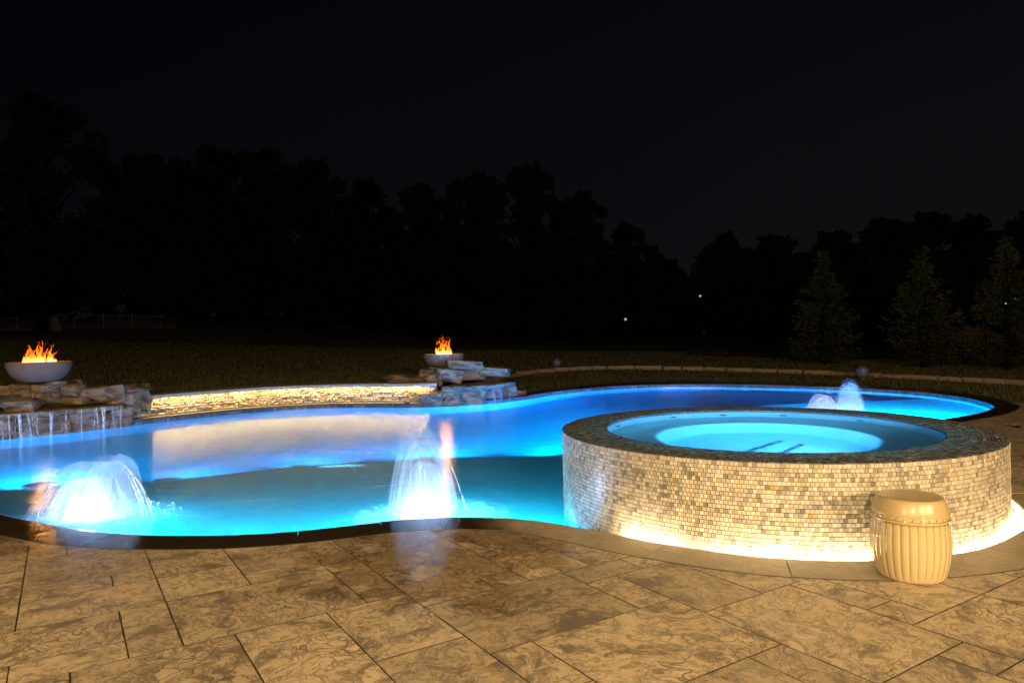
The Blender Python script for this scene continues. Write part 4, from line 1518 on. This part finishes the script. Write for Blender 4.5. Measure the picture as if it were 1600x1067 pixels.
# far pair behind the hot tub
for (x, y, H_, Rb, lab, sd) in ((4.92, 11.2, 0.35, 0.28, 'short pale bubbler dome, the lower of two behind the hot tub', 21), (5.30, 11.1, 0.52, 0.24, 'taller pale bubbler plume, the higher of two behind the hot tub', 31)):
    b = empty('bubbler_fountain', (x, y, WATER))
    tag(b, lab, 'fountain', 'bubbler fountains in the pool')
    dome('water_bell', b, (0, 0), H_, Rb, M_VEIL, sd, rough=0.08)
    dome('water_bell', b, (0.01, 0), H_ * .9, Rb * .85, M_VEIL, sd + 1, rough=0.08)
    dome('spray', b, (0.02, 0), H_ * 1.12, Rb * 1.0, M_MIST, sd + 2, rough=0.08)
    foam_disc(b, 0.5, sd)
    lamp('bubbler_light', 'POINT', (x, y, WATER + 0.08), 6, (0.78, 0.66, 1.0), 0.06)
lamp('bubbler_light', 'POINT', (5.9, 11.3, WATER - 0.2), 100, (0.0, 0.42, 1.0), 0.08)

# ------------------------------------------------------------------ glazed garden stool
def glaze():
    M = N('cream_glaze')
    tc = M.n('TexCoord')
    f = M.noise(tc.outputs['Object'], 6, 3, 0.5)
    pointiness = M.n('NewGeometry').outputs['Pointiness']
    crev = M.mrange(pointiness, 0.44, 0.50)
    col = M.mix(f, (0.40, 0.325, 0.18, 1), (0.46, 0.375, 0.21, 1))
    col = M.mix(crev, (0.17, 0.105, 0.035, 1), col)       # darker colour in the grooves
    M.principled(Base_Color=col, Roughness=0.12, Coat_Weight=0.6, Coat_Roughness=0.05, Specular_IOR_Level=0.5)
    return M.m


M_GLAZE = glaze()
M_GLAZE2 = simple('worn_seat_glaze', (0.38, 0.295, 0.16), 0.30, var=0.1, scale=9, bump=0.02, bscale=40)
stool = empty('garden_stool', (2.05, 3.655, 0.0), 0.3)
tag(stool, 'glazed cream barrel-shaped garden stool with vertical ribs, on the paving before the hot tub', 'garden stool')
NR = 30


def rib(r, z, a):
    if z < 0.004 or z > 0.300: return r
    fade = min(1, (z - 0.004) / 0.02) * min(1, (0.300 - z) / 0.012)
    c = abs(math.cos(a * NR / 2))
    return r - 0.0046 * fade * (1 - c) ** 1.6 * 1.0 + 0.0016 * fade


prof = [(0.0, 0.012), (0.138, 0.012), (0.142, 0.0), (0.148, 0.0), (0.151, 0.004)]
for k in range(26):
    z = 0.006 + k * 0.294 / 25
    prof.append((0.1515 + 0.0355 * math.sin(min(1, max(0, z / 0.33)) ** 0.85 * PI * 0.80), z))
prof += [(0.1800, 0.303)]
vs, fs = lathe(prof, NR * 10, rfun=rib)
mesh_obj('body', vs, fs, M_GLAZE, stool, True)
bp = []
for k in range(11):
    a = PI * k / 10; bp.append((0.1790 + 0.0055 * math.sin(a), 0.303 + 0.005 * (1 - math.cos(a))))
bp += [(0.1778, 0.315), (0.1783, 0.324), (0.1775, 0.333)]
for k in range(11):
    a = PI * k / 10; bp.append((0.1765 + 0.0055 * math.sin(a), 0.334 + 0.005 * (1 - math.cos(a))))
vs, fs = lathe(bp, 120)
band_o = mesh_obj('band', vs, fs, M_GLAZE, stool, True)
sp = [(0.1765, 0.344), (0.1755, 0.352), (0.172, 0.368), (0.167, 0.385), (0.161, 0.402), (0.1575, 0.410), (0.153, 0.4145), (0.146, 0.4162), (0.13, 0.4166), (0.08, 0.4166), (0.0, 0.4164)]
vs, fs = lathe(sp, 120)
mesh_obj('seat', vs, fs, M_GLAZE2, stool, True)
bvs, bfs = lathe([(0.0, 0.0045), (0.003, 0.004), (0.0055, 0.002), (0.0065, -0.002)], 12)
for k in range(30):
    a = 2 * PI * k / 30
    if k == 0: boss0 = mesh_obj('stud', bvs, bfs, M_GLAZE, band_o, True); b_ = boss0
    else: b_ = copy_obj(boss0, band_o)
    b_.location = (0.1785 * math.cos(a), 0.1785 * math.sin(a), 0.324); b_.rotation_euler = (0, PI / 2, a)

# deck fittings at the right
lid = empty('skimmer_lid', (5.12, 6.78, 0.002))
tag(lid, 'round pale blue plastic lid set in the paving right of the hot tub', 'skimmer lid')
M_LID = simple('pale_plastic', (0.62, 0.72, 0.78), 0.4)
vs, fs = lathe([(0.0, 0.010), (0.13, 0.010), (0.138, 0.006), (0.14, 0.0)], 40); mesh_obj('cover', vs, fs, M_LID, lid, True)
vs, fs = lathe([(0.145, 0.0), (0.145, 0.010), (0.165, 0.008), (0.17, 0.0)], 40); mesh_obj('collar', vs, fs, M_LID, lid, True)
M_CHROME = simple('polished_steel', (0.6, 0.6, 0.6), 0.12, metal=1.0)
ring = empty('anchor_ring', (6.40, 8.95, 0.0))
tag(ring, 'small shiny metal ring anchor standing on the paving by the right edge', 'deck anchor')
bm = bmesh.new()
add_tube(bm, [(0.042 * math.cos(2 * PI * k / 20), 0, 0.055 + 0.042 * math.sin(2 * PI * k / 20)) for k in range(21)], [0.006] * 21, 8, False)
bm_obj('ring', bm, M_CHROME, ring, True)
vs, fs = lathe([(0.0, 0.016), (0.02, 0.014), (0.045, 0.004), (0.05, 0.0)], 24); mesh_obj('base_plate', vs, fs, M_CHROME, ring, True)

# ------------------------------------------------------------------ lawn edging and stone balls
edg = empty('lawn_edging', (6, 20.6, 0))
tag(edg, 'thin curved line of pale edging stones in the lawn behind the pool', 'edging')
EL = resample(catmull([(-0.7, 18.8), (-0.1, 20.4), (0.6, 21.5), (2.03, 22.5), (3.4, 22.75), (5.05, 22.35), (6.97, 21.4), (8.51, 20.2), (9.9, 18.4), (10.75, 16.8), (11.25, 15.4), (11.5, 14.0), (11.5, 12.8)], False, 0.1), 0.1, False)
i = 0; k = 0
while i < len(EL) - 4:
    e = min(len(EL) - 1, i + random.randint(5, 9))
    a, b = EL[i], EL[e]; m = (a + b) / 2; d = b - a
    o = bm_obj('edging_stone', rock_mesh(400 + k, d.length * 1.0, 0.20, 0.19, rough=0.05, cuts=1, boxy=0.92), M_EDGE, loc=(m.x, m.y, lawn_z(m.x, m.y) + 0.03))
    o.rotation_euler = (0, 0, math.atan2(d.y, d.x)); part_world(o, edg)
    i = e; k += 1
for (x, y, r_, lab) in ((1.47, 23.3, 0.15, 'small dim round stone ball on the lawn just right of the far fire bowl'),
                        (8.95, 18.0, 0.17, 'dark round stone ball beside the edging stones, behind the bubbler pair')):
    z = lawn_z(x, y)
    vs, fs = lathe([(r_ * math.sin(PI * k / 14), -r_ * math.cos(PI * k / 14)) for k in range(15)], 28)
    o = empty('garden_ball', (x, y, z - 0.01)); tag(o, lab, 'garden ball', 'stone balls on the lawn')
    mesh_obj('ball', vs, fs, M_BALL, o, True, loc=(0, 0, r_ + 0.035))
    vs, fs = lathe([(0.0, 0.06), (0.07, 0.06), (0.09, 0.0)], 20); mesh_obj('foot', vs, fs, M_BALL, o, True)

# ------------------------------------------------------------------ fences
def fence(label, line, hgt, mat, post_step, gap):
    x0, y0 = line[0]
    root = empty('metal_fence', (x0, y0, lawn_z(x0, y0)))
    tag(root, label, 'fence')
    P = resample([Vector(p) for p in line], gap, False)
    n_per = int(round(post_step / gap))
    bm = bmesh.new(); add_box(bm, -.010, .010, -.010, .010, 0.05, hgt - 0.03); pk = bm_obj('picket', bm, mat)
    bm = bmesh.new(); add_box(bm, -.032, .032, -.032, .032, -0.1, hgt + 0.06); ps = bm_obj('fence_post', bm, mat)
    fp = fk_ = True
    for i, p in enumerate(P):
        z = lawn_z(p.x, p.y)
        if i % n_per == 0:
            o = ps if fp else copy_obj(ps); fp = False
        else:
            o = pk if fk_ else copy_obj(pk); fk_ = False
        o.location = (p.x, p.y, z); part_world(o, root)
    for zz in (0.12, hgt - 0.06):
        bm = bmesh.new()
        add_tube(bm, [(p.x, p.y, lawn_z(p.x, p.y) + zz) for p in P[::3]] , [0.016] * len(P[::3]), 4)
        part_world(bm_obj('fence_rail', bm, mat), root)


fence('pale grey picket fence on the rise far behind the larger fire bowl', [(-35, 44.5), (-29, 45), (-21.8, 45.6)], 0.95, M_FENCE, 1.76, 0.11)
fence('low black metal fence running behind the three conifers', [(7.5, 30), (11.5, 28.5), (17, 26.5), (21.5, 24.5)], 0.95, M_FENCED, 1.8, 0.12)
# tapered board behind the fence
px_, py_ = -28.7, 44.2
z_ = lawn_z(px_, py_) - 0.05
bm = bmesh.new()
bot = [bm.verts.new(p) for p in ((-0.45, -0.06, 0), (0.52, -0.06, 0), (0.52, 0.06, 0), (-0.45, 0.06, 0))]
top = [bm.verts.new(p) for p in ((-0.42, -0.05, 1.18), (0.06, -0.05, 1.18), (0.06, 0.05, 1.18), (-0.42, 0.05, 1.18))]
for k in range(4): bm.faces.new((bot[k], bot[(k + 1) % 4], top[(k + 1) % 4], top[k]))
bm.faces.new(top); bm.faces.new(list(reversed(bot)))
bm.normal_update()
bw = empty('tapered_board', (px_, py_, z_))
tag(bw, 'dim board with one sloping side, standing at the picket fence', 'board')
bm_obj('panel', bm, M_PANEL, bw)
bm = bmesh.new(); add_box(bm, -0.47, 0.54, -0.11, 0.11, 0.0, 0.07); bm_obj('plinth', bm, M_PANEL, bw)

# ------------------------------------------------------------------ trees and grass
def leaf_cloud(clumps, n_per, s0, s1, rr):
    n = len(clumps) * n_per
    cen = np.zeros((n, 3)); k = 0
    for (c, rad) in clumps:
        d = rr.normal(size=(n_per, 3)); d /= np.linalg.norm(d, axis=1)[:, None]
        r_ = rad * rr.random(n_per)[:, None] ** 0.45
        q = d * r_; q[:, 2] *= 0.75
        cen[k:k + n_per] = np.array(c) + q; k += n_per
    a = rr.normal(size=(n, 3)); a /= np.linalg.norm(a, axis=1)[:, None]
    b = np.cross(a, rr.normal(size=(n, 3))); b /= np.linalg.norm(b, axis=1)[:, None]
    s = rr.uniform(s0, s1, n)[:, None]
    v = np.stack([cen - a * s, cen + b * s * 0.45, cen + a * s, cen - b * s * 0.45], 1).reshape(-1, 3)
    f = np.arange(4 * n).reshape(-1, 4)
    return v, f


def np_mesh(name, v, f, mat, parent):
    me = bpy.data.meshes.new(name)
    me.vertices.add(len(v)); me.vertices.foreach_set('co', v.astype(np.float32).ravel())
    me.loops.add(f.size); me.loops.foreach_set('vertex_index', f.astype(np.int32).ravel())
    me.polygons.add(len(f)); me.polygons.foreach_set('loop_start', np.arange(0, f.size, f.shape[1], dtype=np.int32))
    me.update(calc_edges=True)
    me.materials.append(mat)
    o = bpy.data.objects.new(name, me); C.objects.link(o); o.parent = parent
    return o


grass = np_mesh('grass', GRASS_V, GRASS_F, M_LAWN, None); tag(grass, 'short dark grass of the lawn behind the pool', 'grass', kind='stuff')


def broad_tree(x, y, top, width, label, seed, dens=1.0):
    rr = np.random.default_rng(seed); pr = random.Random(seed)
    z0 = lawn_z(x, y); h = top - z0
    root = empty('broadleaf_tree', (x, y, z0)); tag(root, label, 'tree', 'dark trees along the treeline')
    bm = bmesh.new()
    add_tube(bm, [(0, 0, -0.2), (pr.uniform(-.1, .1), 0, h * .25), (pr.uniform(-.3, .3), pr.uniform(-.3, .3), h * .55), (pr.uniform(-.4, .4), 0, h * .85)], [h * .026, h * .02, h * .014, h * .004], 8)
    clumps = []
    nc = int(72 * dens)
    for k in range(nc):
        v = (k + 0.5) / nc
        zc = h * (0.10 + 0.86 * v)
        env = width * (0.85 + 0.50 * math.sin(min(1, v * 0.95 + 0.05) * PI)) * (1 - 0.78 * max(0.0, (v - 0.62) / 0.38) ** 2)
        a = pr.uniform(0, 6.283); r_ = env * math.sqrt(pr.random()) * 0.85
        rad = width * pr.uniform(0.15, 0.30) * (1.0 if v < .8 else .8)
        c = (r_ * math.cos(a), r_ * math.sin(a), min(zc, h - rad * .6))
        clumps.append((c, rad))
        add_tube(bm, [(0, 0, c[2] * .62), (c[0] * .5, c[1] * .5, c[2] * .86), c], [h * .010, h * .006, .02], 5)
    bm_obj('trunk', bm, M_BARK, root, True)
    # ragged outer sprigs
    for k in range(int(170 * dens)):
        c, rad = pr.choice(clumps)
        d = Vector((pr.gauss(0, 1), pr.gauss(0, 1), pr.gauss(0.3, 1))).normalized()
        q = (c[0] + d.x * rad * 1.05, c[1] + d.y * rad * 1.05, c[2] + d.z * rad * .9)
        if q[2] < h: clumps.append((q, rad * pr.uniform(.25, .5)))
    big = clumps[:nc]; small = clumps[nc:]
    v1, f1 = leaf_cloud(big, 95, 0.16, 0.34, rr); v2_, f2_ = leaf_cloud(small, 26, 0.10, 0.22, rr)
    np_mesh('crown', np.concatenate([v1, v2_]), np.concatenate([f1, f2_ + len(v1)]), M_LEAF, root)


TREES = [
    (-35.5, 44, 16.2, 5.6, 'huge dark tree cut by the left edge of the frame'),
    (-28.0, 42, 16.3, 5.0, 'tallest dark tree, its crown above the larger fire bowl'),
    (-23.8, 46, 13.8, 3.6, 'dark tree filling the dip right of the tallest tree'),
    (-25.0, 53, 15.2, 4.0, 'dark rounded tree just right of the dip in the treeline'),
    (-21.5, 52, 15.8, 4.2, 'dark tree with the first low peak right of the dip'),
    (-17.6, 50, 15.1, 4.2, 'dark broad tree above the middle of the lit wall'),
    (-14.6, 52, 14.7, 3.8, 'dark tree sloping down right of the broad tree above the wall'),
    (-11.4, 56, 14.1, 4.2, 'dark lower tree left of the smaller fire bowl'),
    (-7.2, 56, 13.6, 3.8, 'dark flat-topped tree right behind the smaller fire bowl'),
    (-2.6, 50, 13.1, 3.4, 'dark rounded tree, left shoulder of the central clump'),
    (1.2, 50, 13.5, 3.8, 'dark tree at the peak of the central clump'),
    (5.0, 52, 12.0, 3.0, 'dark tree stepping down from the peak of the central clump'),
    (8.9, 54, 9.9, 2.5, 'dark small pointed tree right of the central clump'),
    (12.3, 59, 8.2, 2.8, 'dark low tree at the lowest gap of the treeline'),
    (15.2, 50, 8.35, 3.0, 'dark tree right of the lowest gap of the treeline'),
    (19.3, 52, 8.3, 3.2, 'dark rounded tree left of the first conifer'),
    (21.9, 48, 8.0, 2.6, 'dark tree seen over the first conifer'),
    (24.6, 46, 8.4, 3.0, 'dark tree between the first two conifers'),
    (27.4, 46, 9.0, 2.8, 'dark tree over the middle conifer'),
    (31.4, 48, 8.9, 3.0, 'dark tree between the last two conifers'),
    (31.2, 42, 8.4, 2.4, 'dark slim tree behind the conifer at the right edge'),
    (35.6, 44, 9.2, 3.4, 'dark tree cut by the right edge of the frame'),
]
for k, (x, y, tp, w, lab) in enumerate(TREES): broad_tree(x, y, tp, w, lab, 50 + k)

# woodland further off: one mass of foliage behind the trees
wv, wf_ = [], []
rr = np.random.default_rng(3)
clumps = []
for x in np.arange(-75, 75, 1.6):
    hmax = 11.5 if x < -6 else (9.0 if x < 6 else 6.0)
    for q in range(5):
        clumps.append(((x + rr.uniform(-1, 1), 63 + rr.uniform(-2, 6), 1.0 + (q + .3) / 5 * hmax * rr.uniform(.75, 1.05)), rr.uniform(1.1, 2.0)))
v1, f1 = leaf_cloud(clumps, 150, 0.35, 0.75, rr)
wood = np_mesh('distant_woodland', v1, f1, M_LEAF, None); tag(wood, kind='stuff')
wood['label'] = 'black mass of distant woodland behind the treeline'


def conifer(x, y, h, w, label, seed, lead):
    pr = random.Random(seed); rr = np.random.default_rng(seed)
    z0 = lawn_z(x, y)
    root = empty('conifer_tree', (x, y, z0)); tag(root, label, 'tree', 'young conifers at the right')
    bm = bmesh.new()
    add_tube(bm, [(0, 0, -0.1), (0.02, 0, h * .5), (0, 0.02, h * .99)], [.07, .045, .008], 7)
    vs = []
    n_b = 150
    for k in range(n_b):
        v = (k + pr.random()) / n_b
        z = h * (0.03 + 0.95 * v)
        env = w / 2 * ((1 - v) ** 0.62 if v < lead else ((1 - lead) ** 0.62) * ((1 - v) / (1 - lead)) ** 1.0 * 0.62)
        env = max(0.08, env) * pr.uniform(0.72, 1.08)
        if v < 0.10: env *= 0.82 + 1.8 * v
        a = pr.uniform(0, 6.283); ca, sa = math.cos(a), math.sin(a)
        add_tube(bm, [(0, 0, z), (env * .5 * ca, env * .5 * sa, z + env * .05), (env * .95 * ca, env * .95 * sa, z + env * .14)], [.012, .008, .003], 4)
        n_s = int(8 + 30 * env)
        for s in range(n_s):
            t = pr.uniform(0.15, 1.03); c = Vector((env * t * ca, env * t * sa, z + env * .15 * t * t))
            d = (Vector((ca, sa, pr.uniform(-.1, .9))) + Vector((pr.gauss(0, .5), pr.gauss(0, .5), pr.gauss(0, .3)))).normalized()
            wd = d.cross(Vector((pr.gauss(0, 1), pr.gauss(0, 1), pr.gauss(0, 1)))).normalized()
            c = c + Vector((pr.gauss(0, .05), pr.gauss(0, .05), pr.gauss(0, .05)))
            L_ = pr.uniform(.08, .17); W_ = L_ * .24
            vs += [c, c + d * L_ * .5 + wd * W_, c + d * L_, c + d * L_ * .5 - wd * W_]
    bm_obj('trunk', bm, M_BARK, root, True)
    v = np.array([tuple(p) for p in vs]); f = np.arange(len(v)).reshape(-1, 4)
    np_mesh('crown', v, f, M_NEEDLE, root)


conifer(10.65, 24.0, 3.95, 2.65, 'bushy conifer with a thin leader, nearest the middle of the picture', 71, 0.66)
conifer(12.85, 22.0, 3.75, 2.5, 'middle one of three bushy conifers', 72, 0.72)
conifer(14.45, 20.5, 3.9, 2.5, 'bushy conifer cut by the right edge, lit windows showing through it', 73, 0.78)

# ------------------------------------------------------------------ far house, lamps
M_HWALL = simple('far_house_wall', (0.20, 0.13, 0.10), 0.8)
M_HROOF = simple('far_house_roof', (0.10, 0.085, 0.08), 0.8)
M_PANE = emission('lit_window', (1.0, 0.74, 0.12), 0.85)
M_WFRAME = simple('window_frame', (0.3, 0.27, 0.22), 0.6)


def house(x, y, w, d, hw, hr, label, wins):
    z = lawn_z(x, y)
    root = empty('far_house', (x, y, z)); tag(root, label, 'house')
    bm = bmesh.new(); add_box(bm, -w / 2, w / 2, 0, d, 0, hw); bm_obj('wall', bm, M_HWALL, root)
    bm = bmesh.new()
    p = [bm.verts.new(q) for q in ((-w / 2 - .3, -.3, hw + .002), (w / 2 + .3, -.3, hw + .002), (w / 2 + .3, d + .3, hw + .002), (-w / 2 - .3, d + .3, hw + .002), (-w / 2 - .3, d / 2, hw + hr), (w / 2 + .3, d / 2, hw + hr))]
    for f in ((0, 1, 5, 4), (2, 3, 4, 5), (1, 2, 5), (3, 0, 4), (3, 2, 1, 0)): bm.faces.new([p[q] for q in f])
    bm_obj('roof', bm, M_HROOF, root)
    for (wx, wz, ww, wh) in wins:
        bm = bmesh.new()
        t = 0.07
        add_box(bm, wx - ww / 2 - t, wx - ww / 2, -0.06, 0.0, wz, wz + wh); add_box(bm, wx + ww / 2, wx + ww / 2 + t, -0.06, 0.0, wz, wz + wh)
        add_box(bm, wx - ww / 2 - t, wx + ww / 2 + t, -0.06, 0.0, wz - t, wz); add_box(bm, wx - ww / 2 - t, wx + ww / 2 + t, -0.06, 0.0, wz + wh, wz + wh + t)
        add_box(bm, wx - ww / 2, wx + ww / 2, -0.055, -0.02, wz + wh / 3, wz + wh / 3 + .05); add_box(bm, wx - ww / 2, wx + ww / 2, -0.055, -0.02, wz + wh * 2 / 3, wz + wh * 2 / 3 + .05)
        f = bm_obj('window', bm, M_WFRAME, root)
        bm = bmesh.new(); add_box(bm, wx - ww / 2 + .002, wx + ww / 2 - .002, -0.035, -0.005, wz + .002, wz + wh - .002); bm_obj('pane', bm, M_PANE, f)


hz = lawn_z(34.0, 47.0)
house(34.2, 47.0, 9.0, 7.0, 3.6, 2.4, 'far house behind the right-hand conifer with lit yellow windows', [(-1.85, 2.75 - hz, .32, .66), (-1.1, 2.75 - hz, .32, .66), (-0.45, 2.75 - hz, .36, .66), (0.35, 2.75 - hz, .42, .66), (1.2, 2.75 - hz, .42, .66)])
house(31.8, 66.0, 6.0, 6.0, 2.6, 2.2, 'unlit far house, its gable glimpsed between the conifers', [])


def yard_lamp(x, y, z, rad, label, col, st):
    z0 = lawn_z(x, y)
    root = empty('yard_lamp', (x, y, z0)); tag(root, label, 'lamp')
    bm = bmesh.new(); add_tube(bm, [(0, 0, -.1), (0, 0, z - z0 - rad * .8)], [.03, .025], 8); bm_obj('post', bm, M_FENCED, root, True)
    vs, fs = lathe([(rad * math.sin(PI * k / 8), z - z0 - rad * math.cos(PI * k / 8)) for k in range(9)], 14); mesh_obj('globe', vs, fs, emission('lamp_globe', col, st), root, True)
    vs, fs = lathe([(rad * 1.2, z - z0 + rad * .9), (rad * .2, z - z0 + rad * 1.7), (0.0, z - z0 + rad * 1.75)], 14); mesh_obj('cap', vs, fs, M_FENCED, root, True)


yard_lamp(7.2, 44.5, 2.25, 0.085, 'tiny white lamp shining low at the treeline right of the central clump', (1, 0.92, 0.8), 0.42)
yard_lamp(11.6, 43.2, 3.55, 0.070, 'tiny white lamp shining at the lowest gap of the treeline', (0.9, 0.95, 1), 0.42)
yard_lamp(18.3, 26.0, 2.12, 0.055, 'bright white lamp shining through the conifer at the right edge', (1, 0.95, 0.95), 1.6)
